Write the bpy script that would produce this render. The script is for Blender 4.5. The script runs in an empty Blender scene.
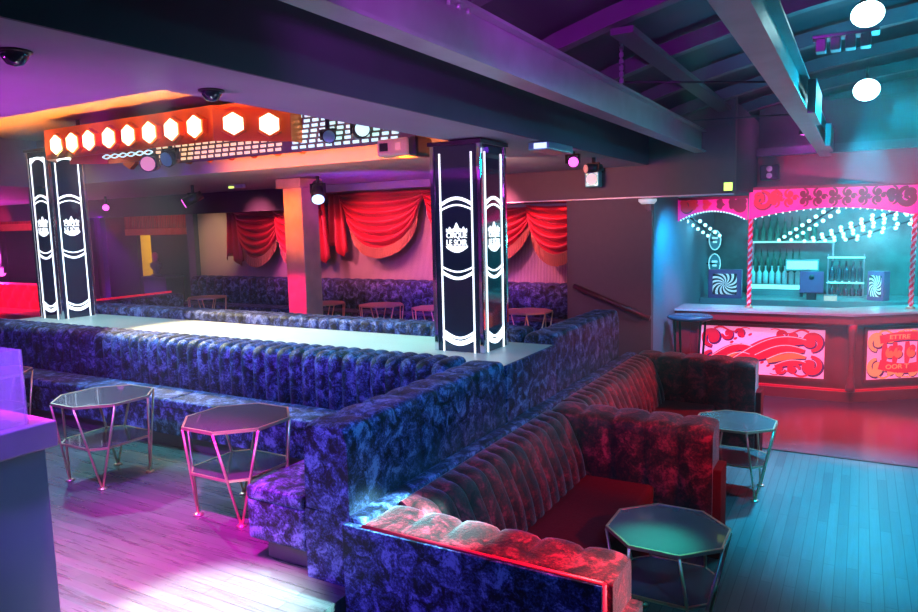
import bpy, bmesh, math, random
from mathutils import Vector, Matrix
PI=math.pi
C=bpy.context.scene.collection
scene=bpy.context.scene
random.seed(7)
# ------------------------------------------------------------------ camera
U=0.515                      # raised floor level
cam_d=bpy.data.cameras.new('camera'); cam_d.sensor_width=36.0; cam_d.lens=701.79/918*36.0
cam_d.clip_start=0.05; cam_d.clip_end=100
cam=bpy.data.objects.new('camera',cam_d); C.objects.link(cam)
def cam_matrix():
    p,yw,r=[math.radians(a) for a in (6.67148664,-29.78860838,-1.40305719)]
    cp,sp=math.cos(p),math.sin(p);cr,sr=math.cos(r),math.sin(r);cy,sy=math.cos(yw),math.sin(yw)
    M=Matrix(((cr,0,sr),(0,1,0),(-sr,0,cr)))@Matrix(((1,0,0),(0,cp,-sp),(0,sp,cp)))@Matrix(((cy,-sy,0),(sy,cy,0),(0,0,1)))
    right,fwd,up=M[0],M[1],M[2]
    return Matrix((right,up,-fwd)).transposed()
cam.matrix_world=Matrix.Translation((0,0,2.2))@cam_matrix().to_4x4()
scene.camera=cam
# ------------------------------------------------------------------ world, view
w=bpy.data.worlds.new('world'); scene.world=w; w.use_nodes=True
w.node_tree.nodes['Background'].inputs[0].default_value=(0.16,0.14,0.5,1)
w.node_tree.nodes['Background'].inputs[1].default_value=0.05
scene.view_settings.view_transform='Standard'; scene.view_settings.look='None'
scene.view_settings.exposure=0.0; scene.view_settings.gamma=1.0
scene.view_settings.use_curve_mapping=False
# ------------------------------------------------------------------ lights
def spot(name,loc,to,color,power,deg=40,blend=0.6,rad=0.06):
    d=bpy.data.lights.new(name,'SPOT'); d.energy=power; d.color=color; d.spot_size=math.radians(deg); d.spot_blend=blend; d.shadow_soft_size=rad
    o=bpy.data.objects.new(name,d); C.objects.link(o); o.location=loc
    o.rotation_euler=(Vector(to)-Vector(loc)).to_track_quat('-Z','Y').to_euler(); return o
def area(name,loc,to,color,power,sx,sy):
    d=bpy.data.lights.new(name,'AREA'); d.shape='RECTANGLE'; d.size=sx; d.size_y=sy; d.energy=power; d.color=color
    o=bpy.data.objects.new(name,d); C.objects.link(o); o.location=loc
    o.rotation_euler=(Vector(to)-Vector(loc)).to_track_quat('-Z','Y').to_euler(); return o
def point(name,loc,color,power,rad=0.1):
    d=bpy.data.lights.new(name,'POINT'); d.energy=power; d.color=color; d.shadow_soft_size=rad
    o=bpy.data.objects.new(name,d); C.objects.link(o); o.location=loc; return o
def strip(name,a,b,aim,color,power,n=3,deg=110,blend=0.9):
    a=Vector(a);b=Vector(b)
    for k in range(n):
        p=a+(b-a)*((k+0.5)/n); spot(name,p,p+Vector(aim),color,power/n,deg,blend,0.03)
CY=(0.10,0.75,1.0); MG=(1.0,0.05,0.85); PU=(0.45,0.08,1.0); BL=(0.12,0.25,1.0); PK=(1.0,0.05,0.30); RD=(1.0,0.03,0.08); OR=(1.0,0.42,0.10)
# catwalk wash
spot('light_catwalk_white',(-6.9,4.25,2.94),(-5.1,4.6,1.26),(1.0,0.86,0.52),1100,56,0.8)
spot('light_catwalk_cyan',(-2.95,4.5,2.9),(-3.7,4.55,1.26),(0.02,0.85,0.80),150,85,0.8)
spot('light_catwalk_cyan_left',(-7.0,4.2,3.1),(-7.2,4.6,1.26),(0.3,0.95,1.0),160,80,0.8)
# big cyan wash lamps on the right ceiling
spot('light_cyan_near',(0.0,4.7,3.05),(0.6,5.6,0),(0.0,0.50,1.0),620,62,0.9,0.1)
spot('light_cyan_far',(0.0,7.4,3.05),(0.1,6.2,0),(0.0,0.60,1.0),2100,54,0.9,0.1)
spot('fill_table_teal',(-0.75,3.9,3.2),(-0.85,3.42,0.6),(0.05,1.0,0.70),1100,12,1.0)  # added spot, no wash lamp: stands in for cyan lamp glare on the tabletop
spot('light_ledge_blue',(-0.2,7.6,2.8),(-1.95,4.6,0.9),(0.02,0.5,1.0),70,45,0.8)
# cyan and magenta on the raised floor
spot('light_floor_magenta',(-2.6,1.75,2.76),(-3.15,2.15,U),(1.0,0.0,0.80),1500,54,0.9)
spot('light_floor_white',(-1.95,1.5,2.75),(-2.40,1.92,U),(0.70,1.0,1.0),3400,26,0.6)
spot('light_left_magenta',(-3.5,1.75,2.76),(-4.3,2.75,0.9),(1.0,0.0,0.40),60,80,0.8)
spot('light_booth_purple',(-3.9,1.75,2.76),(-5.2,3.8,1.1),(0.25,0.05,1.0),420,115,0.8)
spot('light_seat_teal',(-6.0,3.3,3.2),(-4.4,3.45,0.9),(0.12,0.85,1.0),520,75,0.8)
spot('light_floor_teal',(-4.0,2.6,3.2),(-4.9,2.9,0.5),(0.15,0.75,0.9),150,70,0.8)
spot('light_console',(-1.4,0.5,2.7),(-2.7,1.2,1.0),(0.10,0.25,1.0),26,60,0.8)
spot('light_console_top',(-3.0,1.3,2.72),(-3.3,1.1,1.5),(1.0,0.1,0.4),4,80,0.8)
# blue on the divider
spot('light_divider_blue',(0.8,1.4,3.0),(-2.0,3.7,1.15),(0.0,0.42,1.0),400,52,0.8)
spot('light_divider_end',(-2.4,0.2,2.7),(-2.4,2.4,0.9),(0.24,0.06,1.0),380,50,0.8)
spot('light_near_panel_blue',(-1.0,-0.6,2.6),(-1.4,2.35,0.5),(0.04,0.04,1.0),110,45,0.8)
# near arm
spot('light_arm_white',(0.75,2.72,3.0),(-1.66,2.53,0.88),(0.35,1.0,1.0),8500,9.5,0.5)
spot('light_arm_end',(0.9,3.0,2.8),(-0.72,2.5,0.7),(0.55,0.95,1.0),900,13,0.6)
spot('light_arm_red',(0.5,2.75,3.0),(-1.0,2.53,0.88),(1.0,0.0,0.08),1100,17,0.6)
# red lounge
spot('light_lounge_red',(0.6,3.6,2.2),(-1.1,4.7,0.7),(1.0,0.0,0.06),260,34,0.9)
spot('light_lounge_back',(0.7,3.0,1.7),(-1.7,3.7,0.60),(1.0,0.02,0.14),120,30,0.9)
spot('light_lounge_back_far',(0.9,5.6,1.6),(-1.7,5.8,0.55),(1.0,0.0,0.08),80,32,0.9)
spot('light_lounge_red_far',(0.3,7.5,1.6),(-1.4,6.2,0.5),(1.0,0.0,0.06),240,60,0.9)
spot('light_lounge_violet',(0.3,3.4,2.9),(-1.6,3.2,0.7),(0.9,0.25,0.5),30,45,0.9)
# bar front
strip('light_bar_front_pink',(-1.8,8.4,2.44),(1.4,8.4,2.44),(0,0.7,-1.9),(1.0,0.0,0.17),480,4,80)
spot('light_dance_red',(0.0,8.9,2.4),(0.05,8.1,0),(1.0,0.03,0.03),1300,48,1.0)
spot('light_dance_magenta',(1.4,8.6,2.6),(0.9,7.9,0),(1.0,0.0,0.9),260,40,0.8)
strip('light_fascia_pink',(-1.6,8.5,1.9),(1.4,8.9,1.9),(0,1.0,0.5),(1.0,0.0,0.42),170,4,80)
# bar interior
strip('light_bar_interior',(-1.7,10.1,2.55),(1.2,10.3,2.55),(0,1.0,-1.2),(0.0,0.65,0.80),700,5,110)
spot('light_blue_wall',(-1.5,8.25,2.38),(-2.05,9.0,1.1),(0.0,0.42,1.0),210,110,0.9)
strip('light_counter_cyan',(-1.7,9.62,2.30),(1.1,10.1,2.30),(0,-0.15,-1),(0.05,0.9,1.0),220,4,60)
spot('light_panel_brown',(-3.3,5.8,2.7),(-2.6,8.0,1.9),(1.0,0.45,0.5),34,70,0.9)
spot('light_bulkhead_warm',(-3.0,5.6,2.5),(-3.0,8.0,2.7),(1.0,0.5,0.4),34,90,0.9)
spot('light_panel_red_low',(-0.6,7.2,1.4),(-2.5,8.0,0.9),(1.0,0.0,0.05),60,40,0.9)
# curtains: wall washers along the top
strip('light_curtain_mid',(-7.3,8.36,2.67),(-4.4,8.36,2.67),(0,0.45,-1.0),(1.0,0.05,0.08),55,8,120)
strip('light_curtain_left',(-10.4,8.35,2.45),(-7.7,8.35,2.45),(0,0.45,-1.0),(1.0,0.08,0.08),24,7,120)
strip('light_curtain_right',(-4.6,8.3,2.44),(-3.1,8.3,2.44),(0,0.45,-1.0),(1.0,0.05,0.05),30,4,120)
strip('light_curtain_front',(-8.5,7.2,2.62),(-3.6,7.2,2.62),(0,1.7,-0.75),(1.0,0.20,0.34),1300,6,62)
spot('light_curtain_cream',(-9.8,7.9,2.42),(-10.2,9.0,2.0),(1.0,0.70,0.30),70,60,0.8)
spot('light_wall_magenta',(-7.6,6.9,2.5),(-8.3,9.0,1.5),(1.0,0.02,0.8),150,26,0.8)
spot('light_far_sofa_purple',(-4.6,6.2,2.7),(-5.0,8.6,1.0),(0.22,0.04,1.0),330,60,0.8)
spot('light_far_sofa_blue',(-8.0,6.2,2.7),(-8.6,8.6,1.0),(0.10,0.15,0.8),60,60,0.8)
spot('light_column_orange',(-6.25,5.75,2.6),(-6.03,6.5,2.3),(1.0,0.20,0.0),110,60,0.8)
spot('light_column_pink',(-6.2,5.7,1.5),(-6.03,6.5,1.35),(1.0,0.0,0.20),70,50,0.8)
# ceilings
strip('light_coffer',(-8.8,4.20,2.95),(-3.0,4.10,2.95),(0,-0.1,1),(1.0,0.26,0.02),300,10,165)
strip('light_coffer_far',(-5.8,4.98,2.74),(-2.8,4.98,2.74),(0,1,0.5),(1.0,0.17,0.0),170,8,140)
spot('light_soffit_purple',(-4.0,0.2,1.8),(-3.9,1.4,2.8),(0.80,0.02,1.0),330,100,0.9)
spot('light_soffit_grey',(-1.2,2.6,1.6),(-2.35,3.0,2.8),(0.6,0.55,0.9),22,120,0.9)
spot('light_ceiling_purple',(-0.7,2.0,2.95),(-1.1,4.8,3.6),(0.65,0.0,1.0),170,80,0.9)
spot('light_girder_purple',(-0.6,1.3,2.6),(-1.5,2.5,3.0),(0.70,0.08,1.0),120,50,0.9)
spot('light_girder_cyan',(0.8,5.2,2.3),(-1.5,5.8,3.05),(0.1,0.85,0.95),45,40,0.9)
point('light_ceiling_cyan',(0.25,6.0,2.9),(0.0,0.62,0.9),120,0.15)
spot('light_far_ceiling_purple',(-4.8,6.2,1.6),(-5.2,7.0,2.8),(0.40,0.03,1.0),90,90,0.9)
# far left corner
spot('light_left_purple',(-11.8,7.6,2.66),(-14.3,10.3,U),(0.42,0.0,1.0),2600,22,0.8)
spot('light_left_pink',(-12.6,5.6,2.6),(-12.9,6.8,1.1),(1.0,0.0,0.12),500,75,0.8)
spot('light_left_valance',(-14.5,6.9,2.2),(-16.8,9.2,2.6),(1.0,0.02,0.12),700,50,0.8)
spot('light_doorway_valance',(-13.6,9.2,2.3),(-14.8,11.0,2.4),(1.0,0.03,0.03),160,60,0.8)
point('light_left_glow',(-14.2,7.2,1.7),(1.0,0.05,0.75),90,0.05)
strip('light_back_room',(-16.6,12.4,2.6),(-16.2,12.4,2.6),(-0.6,1,-0.7),(1.0,0.62,0.03),500,2,120)
# ------------------------------------------------------------------ materials
def mat(name,base=(0.5,0.5,0.5),rough=0.5,metal=0.0,emit=None,es=0.0,spec=0.5,sheen=0.0,alpha=1.0,trans=0.0,bump=0.0,bscale=50,var=0.0,coat=0.0):
    m=bpy.data.materials.new(name); m.use_nodes=True; nt=m.node_tree; b=nt.nodes['Principled BSDF']
    b.inputs['Base Color'].default_value=(*base,1); b.inputs['Roughness'].default_value=rough; b.inputs['Metallic'].default_value=metal
    b.inputs['Specular IOR Level'].default_value=spec; b.inputs['Sheen Weight'].default_value=sheen; b.inputs['Transmission Weight'].default_value=trans
    b.inputs['Coat Weight'].default_value=coat; b.inputs['Alpha'].default_value=alpha
    if emit: b.inputs['Emission Color'].default_value=(*emit,1); b.inputs['Emission Strength'].default_value=es
    if bump or var:
        tc=nt.nodes.new('ShaderNodeTexCoord'); n=nt.nodes.new('ShaderNodeTexNoise'); n.inputs['Scale'].default_value=bscale; n.inputs['Detail'].default_value=6
        nt.links.new(tc.outputs['Object'],n.inputs['Vector'])
        if bump:
            bp=nt.nodes.new('ShaderNodeBump'); bp.inputs['Strength'].default_value=bump; bp.inputs['Distance'].default_value=0.01
            nt.links.new(n.outputs['Fac'],bp.inputs['Height']); nt.links.new(bp.outputs['Normal'],b.inputs['Normal'])
        if var:
            mx=nt.nodes.new('ShaderNodeMix'); mx.data_type='RGBA'
            mx.inputs[6].default_value=(*[c*(1-var) for c in base],1); mx.inputs[7].default_value=(*[min(1,c*(1+var)) for c in base],1)
            nt.links.new(n.outputs['Fac'],mx.inputs[0]); nt.links.new(mx.outputs[2],b.inputs['Base Color'])
    return m
def velvet(name,dark,mid,light,scale=5.0,lo=0.40,hi=0.62,sheen=0.6,tint=(0.6,0.6,1.0)):
    m=bpy.data.materials.new(name); m.use_nodes=True; nt=m.node_tree; b=nt.nodes['Principled BSDF']; L=nt.links
    tc=nt.nodes.new('ShaderNodeTexCoord')
    n1=nt.nodes.new('ShaderNodeTexNoise'); n1.inputs['Scale'].default_value=scale; n1.inputs['Detail'].default_value=9; n1.inputs['Roughness'].default_value=0.68; n1.inputs['Distortion'].default_value=0.7
    n2=nt.nodes.new('ShaderNodeTexNoise'); n2.inputs['Scale'].default_value=scale*7; n2.inputs['Detail'].default_value=4; n2.inputs['Roughness'].default_value=0.7
    L.new(tc.outputs['Object'],n1.inputs['Vector']); L.new(tc.outputs['Object'],n2.inputs['Vector'])
    ad=nt.nodes.new('ShaderNodeMath'); ad.operation='MULTIPLY_ADD'; ad.inputs[1].default_value=0.45; L.new(n2.outputs['Fac'],ad.inputs[0]); L.new(n1.outputs['Fac'],ad.inputs[2])
    su=nt.nodes.new('ShaderNodeMath'); su.operation='SUBTRACT'; su.inputs[1].default_value=0.22; L.new(ad.outputs[0],su.inputs[0])
    r=nt.nodes.new('ShaderNodeValToRGB'); e=r.color_ramp.elements; e[0].position=lo; e[0].color=(*dark,1); e[1].position=hi; e[1].color=(*light,1)
    k=r.color_ramp.elements.new((lo+hi)/2); k.color=(*mid,1)
    L.new(su.outputs[0],r.inputs[0]); L.new(r.outputs[0],b.inputs['Base Color'])
    b.inputs['Roughness'].default_value=0.62; b.inputs['Sheen Weight'].default_value=sheen; b.inputs['Sheen Roughness'].default_value=0.35; b.inputs['Sheen Tint'].default_value=(*tint,1)
    b.inputs['Specular IOR Level'].default_value=0.3
    bp=nt.nodes.new('ShaderNodeBump'); bp.inputs['Strength'].default_value=0.5; bp.inputs['Distance'].default_value=0.012
    L.new(su.outputs[0],bp.inputs['Height']); L.new(bp.outputs['Normal'],b.inputs['Normal'])
    return m
def planks(name,axis,a,bb,rough=0.28,width=0.065):
    m=bpy.data.materials.new(name); m.use_nodes=True; nt=m.node_tree; b=nt.nodes['Principled BSDF']; L=nt.links
    tc=nt.nodes.new('ShaderNodeTexCoord'); mp=nt.nodes.new('ShaderNodeMapping')
    if axis=='y': mp.inputs['Rotation'].default_value=(0,0,PI/2)
    L.new(tc.outputs['Object'],mp.inputs['Vector'])
    br=nt.nodes.new('ShaderNodeTexBrick'); br.inputs['Scale'].default_value=1.0; br.inputs['Brick Width'].default_value=1.1; br.inputs['Row Height'].default_value=width
    br.inputs['Mortar Size'].default_value=0.002; br.inputs['Color1'].default_value=(*a,1); br.inputs['Color2'].default_value=(*bb,1); br.inputs['Mortar'].default_value=(0.03,0.028,0.03,1); br.offset=0.37
    L.new(mp.outputs[0],br.inputs['Vector'])
    n=nt.nodes.new('ShaderNodeTexNoise'); n.inputs['Scale'].default_value=3; n.inputs['Detail'].default_value=8
    m2=nt.nodes.new('ShaderNodeMapping'); m2.inputs['Scale'].default_value=(1.2,16,1) ; L.new(mp.outputs[0],m2.inputs['Vector']); L.new(m2.outputs[0],n.inputs['Vector'])
    mx=nt.nodes.new('ShaderNodeMix'); mx.data_type='RGBA'; mx.blend_type='MULTIPLY'; mx.inputs[0].default_value=0.8
    L.new(br.outputs['Color'],mx.inputs[6]); cr=nt.nodes.new('ShaderNodeValToRGB'); cr.color_ramp.elements[0].position=0.3; cr.color_ramp.elements[0].color=(0.75,0.75,0.75,1); cr.color_ramp.elements[1].position=0.7; cr.color_ramp.elements[1].color=(1.15,1.15,1.15,1)
    L.new(n.outputs['Fac'],cr.inputs[0]); L.new(cr.outputs[0],mx.inputs[7]); L.new(mx.outputs[2],b.inputs['Base Color'])
    rr=nt.nodes.new('ShaderNodeMapRange'); rr.inputs[3].default_value=rough-0.08; rr.inputs[4].default_value=rough+0.2; L.new(n.outputs['Fac'],rr.inputs[0]); L.new(rr.outputs[0],b.inputs['Roughness'])
    bp=nt.nodes.new('ShaderNodeBump'); bp.inputs['Strength'].default_value=0.25; bp.inputs['Distance'].default_value=0.004; L.new(n.outputs['Fac'],bp.inputs['Height']); L.new(bp.outputs['Normal'],b.inputs['Normal'])
    return m
def ribbed(name,a,bb,freq=26,axis=0):
    m=bpy.data.materials.new(name); m.use_nodes=True; nt=m.node_tree; b=nt.nodes['Principled BSDF']; L=nt.links
    tc=nt.nodes.new('ShaderNodeTexCoord'); wv=nt.nodes.new('ShaderNodeTexWave'); wv.bands_direction='XYZ'[axis]; wv.inputs['Scale'].default_value=freq/ (2*PI) ; wv.inputs['Distortion'].default_value=0.8; wv.inputs['Detail'].default_value=1
    L.new(tc.outputs['Object'],wv.inputs['Vector']); r=nt.nodes.new('ShaderNodeValToRGB'); r.color_ramp.elements[0].color=(*a,1); r.color_ramp.elements[1].color=(*bb,1)
    L.new(wv.outputs['Fac'],r.inputs[0]); L.new(r.outputs[0],b.inputs['Base Color']); b.inputs['Roughness'].default_value=0.8
    bp=nt.nodes.new('ShaderNodeBump'); bp.inputs['Strength'].default_value=0.8; bp.inputs['Distance'].default_value=0.03; L.new(wv.outputs['Fac'],bp.inputs['Height']); L.new(bp.outputs['Normal'],b.inputs['Normal'])
    return m
V_BLUE=velvet('velvet_blue',(0.002,0.002,0.008),(0.035,0.045,0.15),(0.17,0.22,0.46),scale=12,lo=0.43,hi=0.64,sheen=0.10)
V_RED=velvet('velvet_red',(0.012,0.001,0.002),(0.09,0.003,0.007),(0.36,0.02,0.04),scale=9.0,lo=0.41,hi=0.66,sheen=0.36,tint=(1.0,0.9,0.95))
V_SEATRED=mat('velvet_red_plain',(0.11,0.002,0.006),0.9,sheen=0.0,spec=0.1,bump=0.3,bscale=60,var=0.25)
V_PIPING=mat('piping_red',(0.6,0.01,0.03),0.4)
M_PLINTH=mat('plinth_paint',(0.10,0.07,0.09),0.45,var=0.2,bscale=8)
M_FLOOR_U=planks('floor_planks_left','x',(0.105,0.10,0.10),(0.065,0.06,0.065),0.24)
M_FLOOR_L=planks('floor_planks_right','y',(0.13,0.125,0.13),(0.09,0.085,0.095),0.30)
M_FLOOR_BAR=mat('floor_bar',(0.09,0.06,0.08),0.22,var=0.35,bscale=7,bump=0.1)
M_DECK=mat('catwalk_deck',(0.55,0.56,0.52),0.35,var=0.08,bscale=5)
M_CEIL=mat('ceiling_paint',(0.36,0.33,0.37),0.75,var=0.06,bscale=9,bump=0.1)
M_CEILDARK=mat('ceiling_dark',(0.03,0.027,0.04),0.7,var=0.4,bscale=2.0,bump=0.2)
M_SOFFIT=mat('soffit_paint',(0.34,0.33,0.38),0.7,var=0.08,bscale=6)
M_BEAMSIDE=mat('beam_side_paint',(0.06,0.06,0.09),0.6,var=0.2,bscale=5)
M_BROWN=mat('wall_brown',(0.11,0.07,0.075),0.6,var=0.12,bscale=14)
M_DARKWALL=mat('wall_dark',(0.03,0.02,0.035),0.7,var=0.3,bscale=4)
M_BLUEWALL=ribbed('wall_wood_blue',(0.22,0.30,0.36),(0.30,0.38,0.42),60,1)
M_REDWALL=mat('wall_above_bar',(0.30,0.07,0.11),0.6,var=0.2,bscale=4)
M_STEEL=mat('girder_steel',(0.38,0.38,0.42),0.42,metal=0.55,var=0.25,bscale=7,bump=0.15)
M_RAFTER=mat('rafter_paint',(0.09,0.08,0.10),0.55,var=0.25,bscale=6)
M_BLACK=mat('black_plastic',(0.015,0.015,0.018),0.35)
M_GLASS=mat('dark_glass',(0.02,0.035,0.05),0.07,spec=0.8,coat=0.5)
M_MIRROR=mat('chrome_trim',(0.75,0.76,0.8),0.08,metal=1.0)
M_WHITE_LED=mat('white_led',(1,1,1),0.5,emit=(0.90,0.97,1.0),es=1.6)
M_SILVERTXT=mat('emblem_dark',(0.01,0.01,0.02),0.4)
M_GOLD=mat('gold_metal',(0.85,0.60,0.42),0.32,metal=0.85)
M_TOP=mat('table_glass_top',(0.045,0.05,0.055),0.24,spec=0.6,var=0.25,bscale=6,coat=0.3)
M_TOPB=mat('table_teal_top',(0.045,0.085,0.095),0.26,spec=0.6,var=0.2,bscale=6,coat=0.3)
M_COPPER=mat('copper_plate',(0.75,0.20,0.05),0.3,metal=0.7,emit=(1.0,0.13,0.0),es=0.0)
M_HEX=mat('hex_bulb',(1,0.8,0.5),0.5,emit=(1.0,0.72,0.42),es=3.5)
M_LEDGRID=mat('led_cell',(0.6,0.8,0.8),0.4,emit=(0.55,0.95,0.90),es=1.1)
M_LEDWARM=mat('led_cell_warm',(0.9,0.7,0.5),0.4,emit=(1.0,0.62,0.36),es=1.1)
M_GRIDBACK=mat('led_backing',(0.16,0.12,0.11),0.5)
M_CURTAIN=mat('curtain_red_velvet',(0.42,0.006,0.025),0.5,sheen=0.05,bump=0.2,bscale=30)
M_FRINGE=ribbed('gold_fringe',(0.30,0.05,0.03),(0.95,0.45,0.25),240,0)
M_PLEAT=ribbed('pleated_wall_fabric',(0.30,0.20,0.20),(0.70,0.56,0.54),90,0)
M_VALANCE=ribbed('valance_red',(0.10,0.004,0.01),(0.45,0.02,0.04),60,0)
M_BRICK=mat('column_plaster',(0.55,0.30,0.20),0.6,var=0.35,bscale=6,bump=0.4)
M_PURPLEBOX=mat('console_paint',(0.26,0.26,0.42),0.5,var=0.06,bscale=8)
M_ACRYL=mat('clear_acrylic',(0.9,0.8,0.95),0.1,alpha=0.28)
M_TEALTOP=mat('bar_top',(0.45,0.62,0.62),0.12,spec=0.7,var=0.1,bscale=5)
M_BARWOOD=mat('bar_wood',(0.36,0.03,0.05),0.32,var=0.25,bscale=5,coat=0.2)
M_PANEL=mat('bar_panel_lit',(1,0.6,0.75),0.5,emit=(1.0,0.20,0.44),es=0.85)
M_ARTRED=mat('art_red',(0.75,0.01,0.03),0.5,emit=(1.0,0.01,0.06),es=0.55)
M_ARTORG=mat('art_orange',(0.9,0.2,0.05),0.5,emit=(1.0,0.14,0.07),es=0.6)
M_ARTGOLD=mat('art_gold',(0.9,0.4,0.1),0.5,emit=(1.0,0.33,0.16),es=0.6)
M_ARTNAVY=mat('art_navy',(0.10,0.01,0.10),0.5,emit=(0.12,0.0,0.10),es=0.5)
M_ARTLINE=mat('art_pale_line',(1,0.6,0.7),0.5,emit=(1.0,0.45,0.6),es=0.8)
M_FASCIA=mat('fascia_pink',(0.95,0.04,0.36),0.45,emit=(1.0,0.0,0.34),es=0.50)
M_FASCART=mat('fascia_scroll',(0.30,0.0,0.06),0.45)
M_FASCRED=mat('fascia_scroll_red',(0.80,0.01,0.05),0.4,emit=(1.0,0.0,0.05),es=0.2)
M_POLEW=mat('pole_white',(0.95,0.75,0.8),0.3)
M_POLER=mat('pole_red',(0.75,0.01,0.05),0.3,emit=(1,0.0,0.06),es=0.15)
M_BULB=mat('cyan_bulb',(0.6,1,1),0.4,emit=(0.35,0.95,1.0),es=3.0)
M_BARBACK=mat('bar_back_wall',(0.07,0.16,0.15),0.3,var=0.9,bscale=5,bump=0.3)
M_SHELF=mat('back_counter',(0.20,0.26,0.27),0.3,var=0.15,bscale=5)
M_BOTTLE=mat('bottle_clear',(0.55,0.85,0.85),0.1,spec=0.8,emit=(0.2,0.8,0.85),es=0.12)
M_BOTTLEG=mat('bottle_green',(0.03,0.16,0.12),0.1,spec=0.8)
M_BOTTLED=mat('bottle_dark',(0.01,0.03,0.05),0.12,spec=0.8)
M_WHITE=mat('white_paint',(0.85,0.85,0.85),0.4,emit=(0.8,0.95,1.0),es=0.35)
M_GREEN=mat('sign_green',(0.3,0.8,0.2),0.4,emit=(0.75,1.0,0.15),es=1.6)
M_CYANLAMP=mat('cyan_lamp_face',(0.6,1,1),0.4,emit=(0.55,0.98,1.0),es=14)
M_PINKLAMP=mat('pink_lamp_face',(1,0.3,0.8),0.4,emit=(1.0,0.10,0.8),es=2.5)
M_BLUELAMP=mat('blue_lamp_face',(0.5,0.8,1),0.4,emit=(0.45,0.85,1.0),es=2.0)
M_YELLOW=mat('back_room_wall',(0.85,0.60,0.05),0.6)
M_TUFT=mat('tufted_pink_red',(0.8,0.03,0.10),0.45,sheen=0.3)
M_TEALMETAL=mat('teal_metal',(0.15,0.5,0.5),0.3,metal=0.5)
M_CREAM=mat('projector_body',(0.85,0.62,0.35),0.4)
M_RAIL=mat('handrail_paint',(0.06,0.01,0.02),0.35)
M_TILLP=mat('screen_back',(0.30,0.10,0.25),0.3)
M_LCD=mat('screen_cyan',(0.4,0.9,0.9),0.4,emit=(0.35,0.9,0.95),es=0.9)
M_PAPER=mat('paper_orange',(0.9,0.5,0.4),0.5,emit=(1,0.4,0.3),es=0.3)
# ------------------------------------------------------------------ helpers
def link(name,bm,m,parent=None,smooth=False,loc=None):
    bmesh.ops.recalc_face_normals(bm,faces=bm.faces)
    me=bpy.data.meshes.new(name); bm.to_mesh(me); bm.free()
    mats=m if isinstance(m,(list,tuple)) else [m]
    for x in mats: me.materials.append(x)
    if smooth:
        for p in me.polygons: p.use_smooth=True
    o=bpy.data.objects.new(name,me); C.objects.link(o)
    if parent: o.parent=parent
    if loc: o.location=loc
    return o
def tag(o,label=None,cat=None,group=None,kind=None):
    if label: o['label']=label
    if cat: o['category']=cat
    if group: o['group']=group
    if kind: o['kind']=kind
    return o
def thing(name,label,cat,loc=(0,0,0),rz=0,group=None):
    o=bpy.data.objects.new(name,None); C.objects.link(o); o.location=loc; o.rotation_euler=(0,0,rz); o.empty_display_size=0.1
    return tag(o,label,cat,group)
def copy_tree(o,parent=None):
    c=o.copy(); C.objects.link(c)
    if parent: c.parent=parent
    for ch in list(o.children): copy_tree(ch,c)
    return c
def box(bm,x0,x1,y0,y1,z0,z1,bev=0.0,mi=0,M=None):
    r=bmesh.ops.create_cube(bm,size=1); vs=r['verts']
    for v in vs: v.co=Vector(((x0+x1)/2+v.co.x*(x1-x0),(y0+y1)/2+v.co.y*(y1-y0),(z0+z1)/2+v.co.z*(z1-z0)))
    fs=set(f for v in vs for f in v.link_faces)
    for f in fs: f.material_index=mi
    if bev:
        es=set(e for v in vs for e in v.link_edges)
        rb=bmesh.ops.bevel(bm,geom=list(es),offset=bev,segments=3,profile=0.5,affect='EDGES',clamp_overlap=True)
        vs=list(set([v for f in rb['faces'] for v in f.verts]+[v for v in vs if v.is_valid]))
    if M is not None:
        for v in vs: v.co=M@v.co
    return bm
def B(*a,**k): return box(bmesh.new(),*a,**k)
def tube(bm,a,b,r,n=8,r2=None,mi=0):
    a=Vector(a);b=Vector(b);d=(b-a); q=d.to_track_quat('Z','Y'); r2=r if r2 is None else r2
    A=[];Bv=[]
    for i in range(n):
        t=2*PI*i/n; e=Vector((math.cos(t),math.sin(t),0))
        A.append(bm.verts.new(a+q@(e*r))); Bv.append(bm.verts.new(b+q@(e*r2)))
    for i in range(n): f=bm.faces.new((A[i],A[(i+1)%n],Bv[(i+1)%n],Bv[i])); f.material_index=mi; f.smooth=True
    f=bm.faces.new(A[::-1]); f.material_index=mi; f=bm.faces.new(Bv); f.material_index=mi
    return bm
def T(*a,**k): return tube(bmesh.new(),*a,**k)
def prism(bm,pts,z0,z1,mi=0,M=None):
    A=[bm.verts.new((p[0],p[1],z0)) for p in pts]; Bv=[bm.verts.new((p[0],p[1],z1)) for p in pts]; n=len(pts)
    if M is not None:
        for v in A+Bv: v.co=M@v.co
    for i in range(n): f=bm.faces.new((A[i],A[(i+1)%n],Bv[(i+1)%n],Bv[i])); f.material_index=mi
    f=bm.faces.new(A[::-1]); f.material_index=mi; f=bm.faces.new(Bv); f.material_index=mi
    return bm
def lathe(bm,prof,cx=0,cy=0,cz=0,n=16,mi=0):
    rings=[]
    for r,z in prof:
        rings.append([bm.verts.new((cx+r*math.cos(2*PI*i/n),cy+r*math.sin(2*PI*i/n),cz+z)) for i in range(n)] if r>1e-6 else [bm.verts.new((cx,cy,cz+z))])
    for a,b in zip(rings,rings[1:]):
        for i in range(n):
            if len(a)==1 and len(b)==1: continue
            if len(a)==1: f=bm.faces.new((a[0],b[(i+1)%n],b[i]))
            elif len(b)==1: f=bm.faces.new((a[i],a[(i+1)%n],b[0]))
            else: f=bm.faces.new((a[i],a[(i+1)%n],b[(i+1)%n],b[i]))
            f.smooth=True; f.material_index=mi
    return bm
def sphere(bm,c,r,n=8,mi=0):
    prof=[(r*math.sin(PI*k/n) if 0<k<n else 0,-r*math.cos(PI*k/n)) for k in range(n+1)]
    return lathe(bm,prof,c[0],c[1],c[2],n=max(8,n),mi=mi)
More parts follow.
